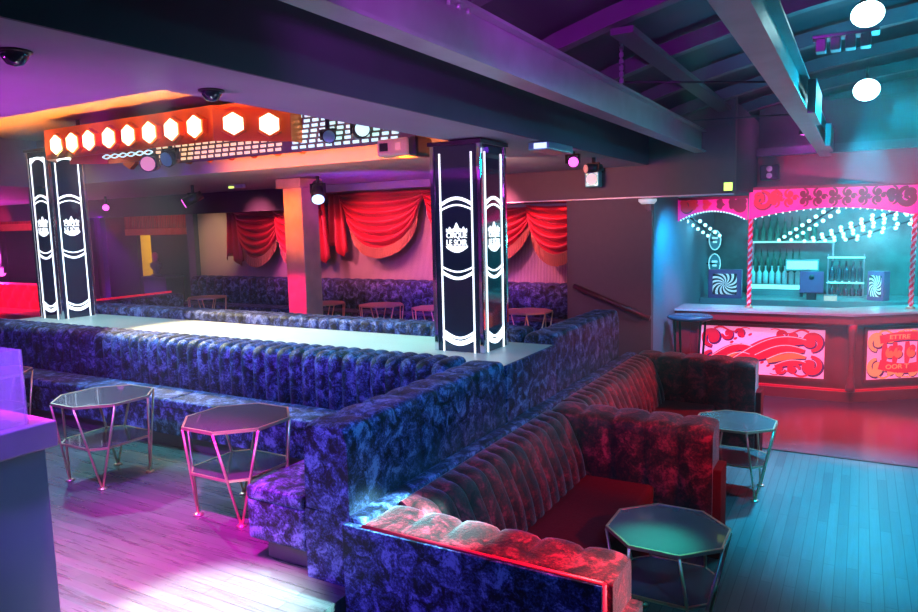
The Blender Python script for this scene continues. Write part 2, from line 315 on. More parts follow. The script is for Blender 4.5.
def rprof(pts,seg=6):
    """pts: (d,z,radius,amp) closed polygon ; returns list (d,z,nd,nz,amp)"""
    out=[];n=len(pts)
    for i in range(n):
        p0=Vector(pts[i-1][:2]);p=Vector(pts[i][:2]);p1=Vector(pts[(i+1)%n][:2]);r=pts[i][2]
        if r<=0: out.append((p.x,p.y,pts[i][3])); continue
        a=(p0-p).normalized();b=(p1-p).normalized()
        for k in range(seg+1):
            t=k/seg; q0=p+a*r;q2=p+b*r
            q=q0*(1-t)**2+p*2*t*(1-t)+q2*t*t; out.append((q.x,q.y,pts[i][3]))
    m=len(out);res=[]
    area2=sum(out[i][0]*out[(i+1)%m][1]-out[(i+1)%m][0]*out[i][1] for i in range(m)); sg=1 if area2>0 else -1
    for i in range(m):
        t=Vector((out[(i+1)%m][0]-out[i-1][0],out[(i+1)%m][1]-out[i-1][1]))
        if t.length<1e-9: t=Vector((1,0))
        t.normalize(); res.append((out[i][0],out[i][1],t.y*sg,-t.x*sg,out[i][2]))
    return res
def sweep(bm,prof,axis,a0,a1,n,sub=8,endround=0.02):
    """upholstery roll with n channels; profile in the plane across the run"""
    N=n*sub; rings=[]
    for j in range(N+1):
        t=j/sub; s=abs(math.sin(PI*t))**0.45-1.0
        a=a0+(a1-a0)*j/N; ring=[]
        for d,z,nd,nz,am in prof:
            o=am*s
            ring.append(bm.verts.new((a,d+nd*o,z+nz*o) if axis=='x' else (d+nd*o,a,z+nz*o)))
        rings.append(ring)
    m=len(prof)
    for A,Bv in zip(rings,rings[1:]):
        for i in range(m): f=bm.faces.new((A[i],A[(i+1)%m],Bv[(i+1)%m],Bv[i])); f.smooth=True
    for R in (rings[0],rings[-1]):
        c=Vector((0,0,0))
        for v in R: c+=v.co
        c/=m; k=bm.verts.new(c)
        vs=[bm.verts.new(v.co) for v in R]
        for i in range(m): bm.faces.new((vs[i],vs[(i+1)%m],k))
    return bm
class Frame:
    """flat local frame: u along, v up, n out"""
    def __init__(s,o,u,n): s.o=Vector(o); s.u=Vector(u).normalized(); s.n=Vector(n).normalized(); s.v=Vector((0,0,1))
    def __call__(s,u,v,d=0.0): return s.o+s.u*u+s.v*v+s.n*d
def fpoly(bm,F,pts,d0,d1,mi=0):
    A=[bm.verts.new(F(u,v,d0)) for u,v in pts]; Bv=[bm.verts.new(F(u,v,d1)) for u,v in pts]; n=len(pts)
    for i in range(n): f=bm.faces.new((A[i],A[(i+1)%n],Bv[(i+1)%n],Bv[i])); f.material_index=mi
    f=bm.faces.new(A[::-1]); f.material_index=mi; f=bm.faces.new(Bv); f.material_index=mi
def ribbon(bm,F,pts,ws,d0,d1,mi=0):
    L=[];R=[];n=len(pts)
    for i,(x,y) in enumerate(pts):
        a=pts[max(0,i-1)];b=pts[min(n-1,i+1)];t=Vector((b[0]-a[0],b[1]-a[1]));t.normalize() if t.length>0 else None
        nx,ny=-t.y,t.x;h=ws[i]/2;L.append((x+nx*h,y+ny*h));R.append((x-nx*h,y-ny*h))
    for i in range(n-1):
        q=[L[i],L[i+1],R[i+1],R[i]]
        vs=[bm.verts.new(F(u,v,d1)) for u,v in q]; f=bm.faces.new(vs); f.material_index=mi
        for a,b in ((L[i],L[i+1]),(R[i],R[i+1])):
            f=bm.faces.new([bm.verts.new(F(a[0],a[1],d1)),bm.verts.new(F(b[0],b[1],d1)),bm.verts.new(F(b[0],b[1],d0)),bm.verts.new(F(a[0],a[1],d0))]); f.material_index=mi
def scroll_pts(cx,cy,r,a0,turns,sgn=1,n=26,tail=0.12):
    p=[]
    for i in range(n+1):
        t=i/n; rr=r*(tail+(1-tail)*(1-t)); a=a0+sgn*turns*2*PI*t; p.append((cx+rr*math.cos(a),cy+rr*math.sin(a)))
    return p
def scroll(bm,F,cx,cy,r,a0,turns,sgn,w,mi,outline=None,d=0.004,sx=1.0):
    p=[(cx+(x-cx)*sx,y) for x,y in scroll_pts(cx,cy,r,a0,turns,sgn)]; n=len(p)
    ws=[w*(0.55+0.75*math.sin(PI*min(1,(i/n)*1.15))) for i in range(n)]
    if outline is not None: ribbon(bm,F,[(x+w*0.18,y-w*0.2) for x,y in p],[q*1.35 for q in ws],0,d*0.5,outline)
    ribbon(bm,F,p,ws,0,d,mi)
    disc=[(p[-1][0]+w*0.55*math.cos(a*PI/5),p[-1][1]+w*0.55*math.sin(a*PI/5)) for a in range(10)]
    fpoly(bm,F,disc,0,d*1.1,mi)
def text_mesh(body,F,u,v,width,height,m,parent,name='lettering',d=0.004,extr=0.002):
    cu=bpy.data.curves.new('t','FONT'); cu.body=body; cu.extrude=extr; cu.offset=0.012
    ob=bpy.data.objects.new('t',cu); C.objects.link(ob); bpy.context.view_layer.update()
    dg=bpy.context.evaluated_depsgraph_get(); me=bpy.data.meshes.new_from_object(ob.evaluated_get(dg))
    bpy.data.objects.remove(ob); xs=[q.co.x for q in me.vertices]; ys=[q.co.y for q in me.vertices]
    x0,x1,y0,y1=min(xs),max(xs),min(ys),max(ys)
    for q in me.vertices:
        q.co=F(u+(q.co.x-x0)/(x1-x0)*width-width/2, v+(q.co.y-y0)/(y1-y0)*height-height/2, d+q.co.z)
    me.materials.clear(); me.materials.append(m); me.name=name
    o=bpy.data.objects.new(name,me); C.objects.link(o); o.parent=parent; return o
def struct(name,bm,m): return tag(link(name,bm,m),kind='structure')
# ------------------------------------------------------------------ THE SETTING
struct('floor',B(-2.0,5.0,-3.0,7.06,-0.1,0),M_FLOOR_L)
struct('floor_by_bar',B(-2.0,5.0,7.06,12.6,-0.1,0.002),M_FLOOR_BAR)
tr=struct('trim_1',B(-2.0,5.0,7.05,7.07,0,0.006),M_BLACK)
bm=B(-22,-2.0,-3.0,6.95,0,U); box(bm,-22,-3.05,6.95,15,0,U)
struct('floor_raised',bm,M_FLOOR_U)
bm=bmesh.new()
for k in range(3):
    box(bm,-3.05+0.35*k,-2.0,6.95,7.98,0,U*(3-k)/4)
struct('trim_2',bm,M_PLINTH)   # steps beside the divider
# ceiling over raised floor with coffer opening x -9..-2.55 , y 2.06..5.3
bm=bmesh.new()
box(bm,-22,-2.1,-3,2.06,2.8,2.95); box(bm,-22,-2.1,5.3,9.4,2.8,2.95); box(bm,-22,-9.2,2.06,5.3,2.8,2.95); box(bm,-2.62,-2.1,2.06,5.3,2.8,2.95)
struct('ceiling_soffit',bm,M_SOFFIT)
bm=bmesh.new()
box(bm,-9.3,-2.62,1.96,5.4,3.38,3.46); box(bm,-9.3,-2.62,1.96,2.06,2.95,3.38); box(bm,-9.3,-2.62,5.3,5.4,2.95,3.38); box(bm,-9.3,-9.2,2.06,5.3,2.95,3.38)
struct('ceiling_coffer',bm,M_CEIL)
bm=B(-2.1,-2.085,-3,8.0,2.8,3.7)
struct('trim_3',bm,M_BEAMSIDE)
# arched main ceiling
def arch(x): return 3.12+0.62*math.sin(PI*max(0,min(1,(x+2.1)/7.0)))**0.8
bm=bmesh.new(); n=24; prev=None
for i in range(n+1):
    x=-2.1+7.1*i/n; z=arch(x)+0.14
    c=[bm.verts.new((x,-3,z)),bm.verts.new((x,10.4,z)),bm.verts.new((x,10.4,z+0.08)),bm.verts.new((x,-3,z+0.08))]
    if prev:
        for a in range(4): bm.faces.new((prev[a],prev[(a+1)%4],c[(a+1)%4],c[a]))
    prev=c
struct('ceiling',bm,M_CEILDARK)
# walls
struct('wall_back',B(-10.75,-3.0,9.05,9.15,0,3.0),M_PLEAT)
bm=B(-3.0,-2.05,8.0,8.1,0,2.44)
struct('wall_panel',bm,M_BROWN)
bm=B(-4.9,-1.18,7.98,8.12,2.44,3.5); struct('wall_bulkhead',bm,M_BROWN)
struct('trim_4',B(-4.9,-1.18,7.965,7.98,2.44,2.455),M_STEEL)
struct('wall_bulkhead_left',B(-22,-6.95,8.0,8.1,2.47,2.8),M_DARKWALL)
struct('trim_5',B(-6.95,-4.9,7.98,8.06,2.70,2.8),M_SOFFIT)
struct('wall_stair_side',B(-2.12,-2.05,8.1,12.6,0,3.0),M_BLUEWALL)
struct('wall_return',B(-3.1,-3.0,8.1,9.1,0,2.8),M_BROWN)
struct('wall_above_bar',B(-1.22,5.0,9.85,9.95,2.55,3.05),M_REDWALL)
struct('wall_above_bar_side',B(-1.26,-1.18,8.12,9.95,2.50,3.4),M_DARKWALL)
struct('ceiling_side_bar',B(-2.05,-1.26,8.12,12.6,2.50,2.6),M_DARKWALL)
struct('trim_6',B(-1.18,5.0,9.7,9.85,2.95,3.05),M_BEAMSIDE)
struct('wall_header',B(-1.18,5.0,9.95,10.05,3.05,3.6),M_CEILDARK)
struct('wall_back_bar',B(-2.1,5.0,11.9,12.0,0,2.7),M_BARBACK)
struct('ceiling_bar',B(-2.1,5.0,9.95,12.0,2.62,2.7),M_DARKWALL)
struct('wall_right',B(5.0,5.1,-3,12.6,0,3.8),M_DARKWALL)
struct('wall_far_left',B(-22,-15.95,11.5,11.6,0,3.0),M_DARKWALL)
struct('wall_doorway_side',B(-15.42,-10.7,11.5,11.6,0,3.0),M_DARKWALL)
struct('wall_doorway_top',B(-15.95,-15.42,11.5,11.6,2.35,3.0),M_DARKWALL)
struct('wall_back_room',B(-20,-13,13.6,13.7,0,3.0),M_YELLOW)
struct('wall_left',B(-22.1,-22,-3,15,0,3.0),M_DARKWALL)
struct('ceiling_left_rear',B(-22,-10.6,9.4,15,2.8,2.9),M_DARKWALL)
struct('wall_curtain_end',B(-10.95,-10.75,8.95,9.3,0,2.8),M_BEAMSIDE)
# curtain-nook ceiling moulding on the right bay
bm=bmesh.new()
for k,(a,b) in enumerate(((0,0.05),(0.08,0.11))):
    box(bm,-4.6,-3.02,8.55+a,8.55+b,2.40+k*0.05,2.44+k*0.05)
box(bm,-4.32,-4.26,8.12,8.55,2.40,2.44)
struct('trim_7',bm,M_WHITE if False else M_SOFFIT)
# ------------------------------------------------------------------ steel girders and rafters
def girder(x,y0,y1,label):
    g=thing('steel_girder',label,'girder',(x,0,2.9))
    bm=B(-0.012,0.012,y0,y1,0.01,0.22); link('web',bm,M_STEEL,g)
    link('bottom_flange',B(-0.06,0.06,y0,y1,0,0.016),M_STEEL,g)
    link('top_flange',B(-0.06,0.06,y0,y1,0.215,0.231),M_STEEL,g)
    return g
g1=girder(-1.53,-1.5,9.85,'long steel girder running over the padded divider towards the bar')
for k in range(6):
    link('bolt',lathe(bmesh.new(),[(0,-0.012),(0.012,-0.008),(0.012,0.012),(0,0.016)],0.035,2.35+k*0.08,0.20,8),M_STEEL,g1)
g2=girder(-0.40,-1.0,9.7,'steel girder at upper right with two channel brackets')
for y in (5.35,8.0):
    b=B(0.06,0.11,y,y+0.75,-0.02,0.20); link('bracket',b,M_STEEL,g2)
ry=[0.4,1.75,3.2,4.35,5.5,6.65,7.8,9.0]
for i,y in enumerate(ry):
    bm=bmesh.new(); prev=None
    for k in range(21):
        x=-2.085+7.0*k/20; z=arch(x)
        c=[bm.verts.new((x,y-0.05,z)),bm.verts.new((x,y+0.05,z)),bm.verts.new((x,y+0.05,z+0.11)),bm.verts.new((x,y-0.05,z+0.11))]
        if prev:
            for a in range(4): bm.faces.new((prev[a],prev[(a+1)%4],c[(a+1)%4],c[a]))
        else: bm.faces.new(c)
        prev=c
    bm.faces.new(prev[::-1])
    o=link('ceiling_rafter',bm,M_RAFTER); tag(o,'curved dark ceiling rafter, number %s crossing above the steel girders'%['one','two','three','four','five','six','seven','eight'][i] if False else 'curved dark rafter across the ceiling above the steel girders','rafter','ceiling rafters')
o=link('ceiling_board',B(-1.36,-1.22,4.3,9.7,3.31,3.35),M_RAFTER); tag(o,'flat board running along the dark ceiling between the two steel girders','board')
for a,b,lb in (((-1.45,4.9,3.14),(-0.48,5.6,3.14),'thin cable strung between the girders, nearer one'),((-1.45,7.2,3.14),(-0.48,7.4,3.14),'thin cable strung between the girders, farther one near the bar')):
    o=link('overhead_cable',T(a,b,0.008),M_BLACK); tag(o,lb,'cable')
bm=bmesh.new()
for k in range(12):
    z=3.13+k*0.045
    box(bm,-1.545,-1.515,5.09,5.10,z,z+0.03)
    box(bm,-1.535,-1.525,5.08,5.11,z+0.022,z+0.045)
o=link('hanging_chain',bm,M_STEEL); tag(o,'chain hanging down to the long steel girder','chain')
# ------------------------------------------------------------------ upholstered benches
def bench_x(name,label,x0,x1,yf,yb,yB,ztop,side,nch,V=V_BLUE,seat_d=0.32,cat='bench'):
    """bench along x; backrest between y=yf (seat side) and yb"""
    t=thing(name,label,cat,((x0+x1)/2,(yf+yb)/2,U)); L=lambda n,b,m,s=False: link(n,b,m,t,s,loc=(-(x0+x1)/2,-(yf+yb)/2,-U))
    if side>0: # seat towards -y
        pr=rprof([(yf,0.86,0.0,0.034),(yf,ztop,0.10,0.034),(yb,ztop,0.05,0.02),(yb,0.86,0,0)])
    else:
        pr=rprof([(yf,0.86,0.0,0.022),(yf,ztop,0.10,0.022),(yb,ztop,0.05,0.016),(yb,0.86,0,0)])
    L('backrest',sweep(bmesh.new(),pr,'x',x0,x1,nch,8),V,True)
    ys=sorted((yf,yf-side*seat_d)); s0,s1=ys
    bm=bmesh.new(); k=3
    for i in range(k): box(bm,x0+(x1-x0)*i/k+0.003,x0+(x1-x0)*(i+1)/k-0.003,s0,s1,0.84,0.915,bev=0.02)
    L('seat',bm,V)
    L('front_panel',B(x0,x1,s0+0.01,s1-0.01,U+0.12,0.84),V)
    L('plinth',B(x0,x1,s0+0.07,s1-0.005,U+0.001,U+0.12),M_PLINTH)
    yb0,yb1=sorted((yf,yb)); L('rear_panel',B(x0,x1,yb0+0.005,yb1-0.005,U+0.001,0.86),V)
    return t
bench_x('padded_bench','long blue crushed velvet bench with channelled back in front of the catwalk',-9.2,-2.285,3.78,4.09,None,1.315,1,56)
bench_x('padded_bench','blue velvet bench backing on to the far side of the catwalk',-8.15,-2.285,5.27,4.96,None,1.365,-1,48)
# dividers (run along y)
def divider(label,y0,y1,ztop,seat,nch,label_seat=None):
    t=thing('padded_divider',label,'divider',(-2.14,(y0+y1)/2,0)); off=(2.14,-(y0+y1)/2,0); L=lambda n,b,m,s=False: link(n,b,m,t,s,loc=off)
    pr=rprof([(-2.28,0.86,0,0.02),(-2.28,ztop,0.09,0.022),(-2.0,ztop,0.05,0.016),(-2.0,ztop-0.10,0.0,0.0),(-2.0,0.86,0,0)])
    L('backrest',sweep(bmesh.new(),pr,'y',y0,y1,nch,8),V_BLUE,True)
    L('side_panel',B(-2.275,-1.995,y0+0.002,y1,U*0+0.002,0.862),V_BLUE)
    return t
d1=divider('padded divider in blue crushed velvet with ridged top, nearest the camera',2.43,4.09,1.30,True,8)
off=(2.14,-(2.43+4.09)/2,0)
bm=B(-2.67,-2.285,2.43,3.455,0.84,0.915,bev=0.02); link('seat',bm,V_BLUE,d1,loc=off)
link('front_panel',B(-2.67,-2.285,2.435,3.45,U+0.115,0.845,bev=0.015),V_BLUE,d1,loc=off)
link('plinth',B(-2.60,-2.285,2.50,3.45,U+0.001,U+0.115),M_PLINTH,d1,loc=off)
d2=divider('padded divider in blue velvet beyond the square pillar',4.96,6.60,1.345,True,8)
# ------------------------------------------------------------------ catwalk
cw=thing('catwalk','pale lit catwalk stage between two blue velvet benches','stage',(-8,4.52,0)); off=(8,-4.52,0)
link('deck',B(-8.15,-2.012,4.095,4.955,1.20,1.262),M_DECK,cw,loc=off)
link('end_panel',B(-2.011,-1.992,4.092,4.958,0.003,1.264),V_BLUE,cw,loc=off)
link('substructure',B(-8.15,-2.012,4.10,4.95,U+0.002,1.20),M_PLINTH,cw,loc=off)
# ledge at the foot of the dividers
o=link('padded_ledge',B(-1.99,-1.89,2.396,6.84,0.80,0.893,bev=0.02),V_BLUE); tag(o,'narrow blue velvet ledge between the divider and the red lounge seat','ledge')
# ------------------------------------------------------------------ red lounge
lg=thing('lounge_banquette','long dark red velvet banquette with three channelled arms on the lower floor','banquette',(-1.4,4.7,0)); off=(1.4,-4.7,0)
L=lambda n,b,m,s=False: link(n,b,m,lg,s,loc=off)
pr=rprof([(-1.885,0.30,0,0),(-1.56,0.30,0,0.02),(-1.60,0.60,0.1,0.025),(-1.73,0.885,0.09,0.022),(-1.885,0.885,0.02,0.0)])
for a,b,n in ((2.66,4.5,15),(4.80,6.76,16)):
    L('backrest',sweep(bmesh.new(),pr,'y',a,b,n,8),V_RED,True)
    L('seat',B(-1.62,-1.12,a,b,0.36,0.46,bev=0.03),V_SEATRED)
    L('seat_base',B(-1.62,-1.13,a,b,0.003,0.36),V_SEATRED)
def arm(y0,y1,x1,n,blk,back_blue=False):
    pr=rprof([(y0,0.0 if 0 else 0.05,0,0.0 if back_blue else 0.02),(y0,0.87,0.08 if not back_blue else 0.02,0.0 if back_blue else 0.022),(y1,0.905,0.09,0.022),(y1,0.05,0,0.02)])
    a=L('armrest',sweep(bmesh.new(),pr,'x',-1.885,x1,n,8),V_RED,True)
    L('arm_base',B(-1.885,x1+0.05,y0+0.045,y1-0.03,0.003,blk,bev=0.008),V_SEATRED if not back_blue else V_RED)
arm(2.39,2.655,-0.745,6,0.70,True)
arm(4.51,4.795,-0.765,5,0.60)
arm(6.765,7.04,-0.785,5,0.60)
o=L('back_panel',B(-1.985,-0.775,2.355,2.392,0.003,0.868,bev=0.004),V_BLUE); o['label']='dark blue crushed velvet back of near arm'
L('piping',T((-1.88,2.372,0.872),(-0.775,2.372,0.872),0.009),V_PIPING)
L('piping',T((-0.772,2.372,0.872),(-0.772,2.372,0.02),0.011),V_PIPING)
# ------------------------------------------------------------------ octagonal tables
OCT=[(0.30,0.125),(0.125,0.30),(-0.125,0.30),(-0.30,0.125),(-0.30,-0.125),(-0.125,-0.30),(0.125,-0.30),(0.30,-0.125)]
def octo_ring(bm,pts,inner,z0,z1):
    n=len(pts)
    def ins(p): 
        l=math.hypot(*p); k=(l-inner)/l; return (p[0]*k,p[1]*k)
    q=[ins(p) for p in pts]
    rows=[[bm.verts.new((*p,z)) for p in r] for r,z in ((pts,z0),(pts,z1),(q,z1),(q,z0))]
    for a in range(4):
        A=rows[a];Bv=rows[(a+1)%4]
        for i in range(n): bm.faces.new((A[i],A[(i+1)%n],Bv[(i+1)%n],Bv[i]))
    return q
def table(label,x,y,z,top=None,group=None):
    h=0.575; t=thing('octagonal_table',label,'table',(x,y,z),0,group)
    bm=bmesh.new(); q=octo_ring(bm,OCT,0.013,h-0.016,h+0.002); link('tabletop_rim',bm,M_GOLD,t)
    link('tabletop',prism(bmesh.new(),q,h-0.013,h-0.001),top or M_TOP,t)
    F=[(0.18,0.18),(-0.18,0.18),(-0.18,-0.18),(0.18,-0.18)]; hs=0.285; k=hs/h
    near=[]
    for i,p in enumerate(OCT):
        f=F[i//2] if i<8 else F[0]; near.append(f)
    near=[F[0],F[0],F[1],F[1],F[2],F[2],F[3],F[3]]
    sp=[(f[0]+(p[0]-f[0])*k,f[1]+(p[1]-f[1])*k) for p,f in zip(OCT,near)]
    bm=bmesh.new(); q=octo_ring(bm,sp,0.012,hs-0.014,hs); link('shelf_rim',bm,M_GOLD,t)
    link('shelf',prism(bmesh.new(),q,hs-0.012,hs-0.003),top or M_TOP,t)
    for p,f in zip(OCT,near):
        a=Vector((f[0]+(p[0]-f[0])*0.02,f[1]+(p[1]-f[1])*0.02,0.008)); b=Vector((p[0]*0.985,p[1]*0.985,h-0.015))
        link('leg',T(a,b,0.0085,6),M_GOLD,t)
    for f in F: link('foot',lathe(bmesh.new(),[(0,0.001),(0.03,0.001),(0.03,0.008),(0.012,0.014),(0,0.014)],f[0],f[1],0,12),M_GOLD,t)
    return t
table('octagonal table with dark top by the blue bench, middle of the three along it',-4.475,2.88,U)
table('octagonal table with dark top beside the end of the padded divider',-3.19,2.88,U)
table('octagonal table half hidden behind the console at far left',-6.12,2.95,U)
table('octagonal table with glowing teal top beside the near red arm',-0.83,3.62,0.0,M_TOPB)
table('octagonal table with pale blue top between the middle and far red arms',-0.82,5.86,0.0,M_TOPB)
for x,y,lb in ((-9.45,8.05,'octagonal table by the far bench under the leftmost red swag'),(-6.85,7.95,'octagonal table just right of the orange column'),(-5.88,8.05,'pink lit octagonal table under the largest red swag'),(-4.95,8.0,'octagonal table mostly behind the near square pillar'),(-3.62,8.05,'octagonal table by the far bench right of the near square pillar')):
    table(lb,x,y,U,M_GOLD)
# tall round table at the bar
t=thing('bar_stool','tall black round-topped stool standing against the bar front','stool',(-1.76,8.7,0))
link('stool_top',lathe(bmesh.new(),[(0,0.985),(0.24,0.985),(0.265,1.0),(0.265,1.02),(0.25,1.03),(0,1.03)],n=32),mat('stool_top',(0.03,0.10,0.16),0.25),t)
for k in range(4):
    a=PI/4+k*PI/2
    link('leg',T((0.15*math.cos(a),0.15*math.sin(a),0.0),(0.22*math.cos(a),0.22*math.sin(a),0.985),0.014),M_BLACK,t)
link('foot_ring',T((0,0,0.30),(0,0,0.315),0.165,20),M_BLACK,t)
# ------------------------------------------------------------------ lit pillars
def pillar(label,x1,y0,z1,w=0.42):
    x0=x1-w; z0=1.262
    t=thing('light_pillar',label,'pillar',((x0+x1)/2,y0+w/2,z0)); h=z1-z0; W=w/2
    link('core',B(-W+0.012,W-0.012,-W+0.012,W-0.012,0,h),M_GLASS,t)
    for sx in (-1,1):
        for sy in (-1,1): link('corner_trim',B(*(sorted((sx*W,sx*(W-0.035)))),*(sorted((sy*W,sy*(W-0.035)))),0,h,bev=0.006),M_MIRROR,t)
    for (o,u,n) in (((-W,-W,0),(1,0,0),(0,-1,0)),((W,-W,0),(0,1,0),(1,0,0)),((W,W,0),(-1,0,0),(0,1,0)),((-W,W,0),(0,-1,0),(-1,0,0))):
        F=Frame(o,u,n); lit=bmesh.new(); a,b=w*0.19,w*0.81; lw=0.010
        top=h*0.945
        for c in (a,b): ribbon(lit,F,[(c,0.0),(c,top)],[lw,lw],-0.013,-0.004)
        def arc(v,up,wd,bul): 
            p=[]; 
            for i in range(13):
                s=i/12; p.append((a+(b-a)*s, v+up*bul*math.sin(PI*s)))
            ribbon(lit,F,p,[wd]*13,-0.013,-0.004)
        arc(h*0.705,1,0.022,0.045); arc(h*0.680,1,0.012,0.035)
        arc(h*0.410,-1,0.012,0.035); arc(h*0.385,-1,0.022,0.045)
        arc(h*0.10,-1,0.018,0.05); arc(h*0.075,-1,0.035,0.05)
        if 'far' in label: arc(h*0.92,1,0.022,0.05); ribbon(lit,F,[(a,top),(b,top)],[0.017]*2,-0.013,-0.004)
        link('light_strip',lit,M_WHITE_LED,t)
        # emblem
        em=bmesh.new(); cu,cv=w/2,h*0.545; s=0.085
        E=[(-1,0.55),(-1.0,0.85),(-0.8,0.72),(-0.68,1.0),(-0.55,0.78),(-0.25,0.85),(0,1.35),(0.25,0.85),(0.55,0.78),(0.68,1.0),(0.8,0.72),(1.0,0.85),(1,0.55)]
        fpoly(em,F,[(cu+x*s,cv+y*s) for x,y in E],-0.013,-0.003)
        Cc=[(-1.05,-0.62)]+[(-1.0+2.0*i/10,-0.78-0.42*math.sin(PI*i/10)) for i in range(11)]+[(1.05,-0.62)]
        fpoly(em,F,[(cu+x*s,cv+y*s) for x,y in Cc],-0.013,-0.003)
        e=link('emblem',em,M_WHITE_LED,t)
        text_mesh('CIRQUE',F,cu,cv+0.24*s,2.0*s,0.55*s,M_WHITE_LED,e,d=-0.006)
        text_mesh('LE SOIR',F,cu,cv-0.33*s,2.0*s,0.50*s,M_WHITE_LED,e,d=-0.006)
    link('cap',B(-W-0.01,W+0.01,-W-0.01,W+0.01,h-0.03,h-0.002),M_BLACK,t)
    return t
pillar('square dark glass pillar with white light strips at the near corner of the catwalk',-2.33,4.42,2.79)
pillar('square glass pillar with white light strips at the far left end of catwalk',-7.60,4.48,3.12)
# ------------------------------------------------------------------ hexagonal lamp rig over the catwalk
rig=thing('lamp_rig','copper lamp rig of glowing hexagonal lamps hung over the catwalk','light rig',(-6.0,4.6,3.0)); ro=Vector((-6.0,4.6,3.0))
def rl(n,b,m,s=False): return link(n,b,m,rig,s,loc=-ro)
path=[(-7.35,4.32),(-4.86,4.32),(-4.40,4.78),(-4.40,5.02),(-7.35,5.02),(-7.7,4.66)]
bm=bmesh.new(); n=len(path)
for i in range(n):
    a=Vector((*path[i],0));b=Vector((*path[(i+1)%n],0));d=(b-a).normalized();nn=Vector((d.y,-d.x,0))
    F=Frame((a.x,a.y,2.96),d,nn); fpoly(bm,F,[(0,0),((b-a).length,0),((b-a).length,0.30),(0,0.30)],-0.012,0)
rl('fascia',bm,M_COPPER)
def hexpts(r,sx=1): return [(r*math.sin(PI/3*k)*sx,r*math.cos(PI/3*k)) for k in range(6)]
def hexlamp(x,y,z,nx,ny,lit=True):
    F=Frame((x,y,z),(-ny,nx,0),(nx,ny,0)); bm=bmesh.new(); fpoly(bm,F,hexpts(0.118),0.0,0.05); h=rl('hexagonal_lamp',bm,M_COPPER)
    if lit:
        bm=bmesh.new(); fpoly(bm,F,hexpts(0.094),0.051,0.062); link('lamp_face',bm,M_HEX,h)
for x in (-7.07,-6.80,-6.53,-6.22,-5.93,-5.63,-5.33,-5.03): hexlamp(x,4.32,3.09,0,-1)
s=math.sqrt(0.5)
for x,y in ((-4.74,4.44),(-4.53,4.65)): hexlamp(x,y,3.10,s,-s)
for k in range(9): hexlamp(-7.0+k*0.31,5.022,3.0,0,1,False)
rl('hanger',T((-7.2,4.6,3.25),(-7.2,4.6,3.38),0.02),M_BLACK); rl('hanger',T((-4.9,4.7,3.25),(-4.9,4.7,3.38),0.02),M_BLACK)
rl('top_frame',B(-7.35,-4.46,4.34,4.90,3.24,3.255),M_COPPER)
strip('light_hex_row',(-7.2,4.20,3.09),(-4.9,4.20,3.09),(0,-1,-0.25),(1.0,0.36,0.06),110,6,150)
# led grid
gd=thing('led_grid','upright panel of small white and amber glowing cells behind the hexagonal lamps','light panel',(-4.4,4.5,3.06)); 
def cells(x0,x1,z0,z1,y=4.93):
    bm=bmesh.new(); dx,dz=0.10,0.045
    for i in range(int((x1-x0)/dx)):
        for j in range(int((z1-z0)/dz)):
            a=x0+i*dx+j*0.012;b=z0+j*dz; box(bm,a+0.016,a+dx-0.02,y-0.008,y,b+0.012,b+dz-0.008)
    return bm
off=(4.4,-4.5,-3.06)
link('cells',cells(-4.55,-3.30,2.90,3.24),M_LEDGRID,gd,loc=off)
link('warm_cells',cells(-6.45,-4.6,2.90,3.24),M_LEDWARM,gd,loc=off)
link('backing_panel',B(-6.5,-3.2,4.932,4.95,2.885,3.26),M_GRIDBACK,gd,loc=off)
link('drop_rod',T((-3.4,4.94,3.26),(-3.4,4.94,3.375),0.012),M_BLACK,gd,loc=off)
link('drop_rod',T((-5.3,4.94,3.26),(-5.3,4.94,3.375),0.012),M_BLACK,gd,loc=off)
# projector
t=thing('projector','cream box projector with dark lens end hanging under the soffit','projector',(-3.38,5.05,2.85),0.0)
link('body',B(-0.20,0.12,-0.14,0.14,-0.075,0.075,bev=0.03),M_CREAM,t)
link('lens_end',B(0.11,0.20,-0.13,0.13,-0.085,0.08,bev=0.03),M_BLACK,t)
link('port_panel',B(-0.16,-0.08,-0.146,-0.14,-0.03,0.035),M_BLACK,t); link('indicator_panel',B(0.0,0.05,-0.146,-0.14,-0.025,0.03),M_PAPER,t)
link('hanger',T((-0.12,0,0.07),(-0.06,0,0.53),0.006),M_STEEL,t); link('hanger',T((0.1,0,0.07),(0.1,0,0.53),0.006),M_STEEL,t)
# moving head lights and spots
def head(label,loc,aim,lens,top,r=0.07,ln=0.2,name='stage_light'):
    t=thing(name,label,'stage light',loc); d=(Vector(aim)-Vector(loc)).normalized()
    bm=bmesh.new(); tube(bm,-d*ln*0.5,d*ln*0.5,r*0.8,16,r); link('housing',bm,M_BLACK,t)
    link('lens',T(d*ln*0.5,d*(ln*0.5+0.01),r*0.85,16),lens,t)
    link('yoke',B(-r*1.25,r*1.25,-0.02,0.02,r*0.9,r*1.15),M_BLACK,t)
    for sx in (-1,1): link('yoke_arm',B(*sorted((sx*r*1.25,sx*r*1.05)),-0.02,0.02,-0.02,r*1.1),M_BLACK,t)
    link('mount_rod',T((0,0,r*1.1),(0,0,top-loc[2]),0.02),M_BLACK,t)
    return t
head('black stage spot with pale blue lens above the near end of the far curtains',(-5.61,6.5,2.62),(-4.7,5.4,1.2),M_BLUELAMP,2.8,0.085,0.26)
head('black stage spot with pink lens hanging beyond the lamp rig',(-7.78,6.5,2.62),(-8.6,5.6,2.0),M_PINKLAMP,2.8,0.07,0.26)
head('pink glowing lamp shining over the tufted sofa at far left',(-14.2,7.3,1.50),(-8.0,3.5,1.6),M_PINKLAMP,2.8,0.09,0.14)
head('small pink lens spot right of the far left pillar',(-11.0,7.4,2.62),(-8.0,5.0,2.2),M_PINKLAMP,2.8,0.06,0.12)
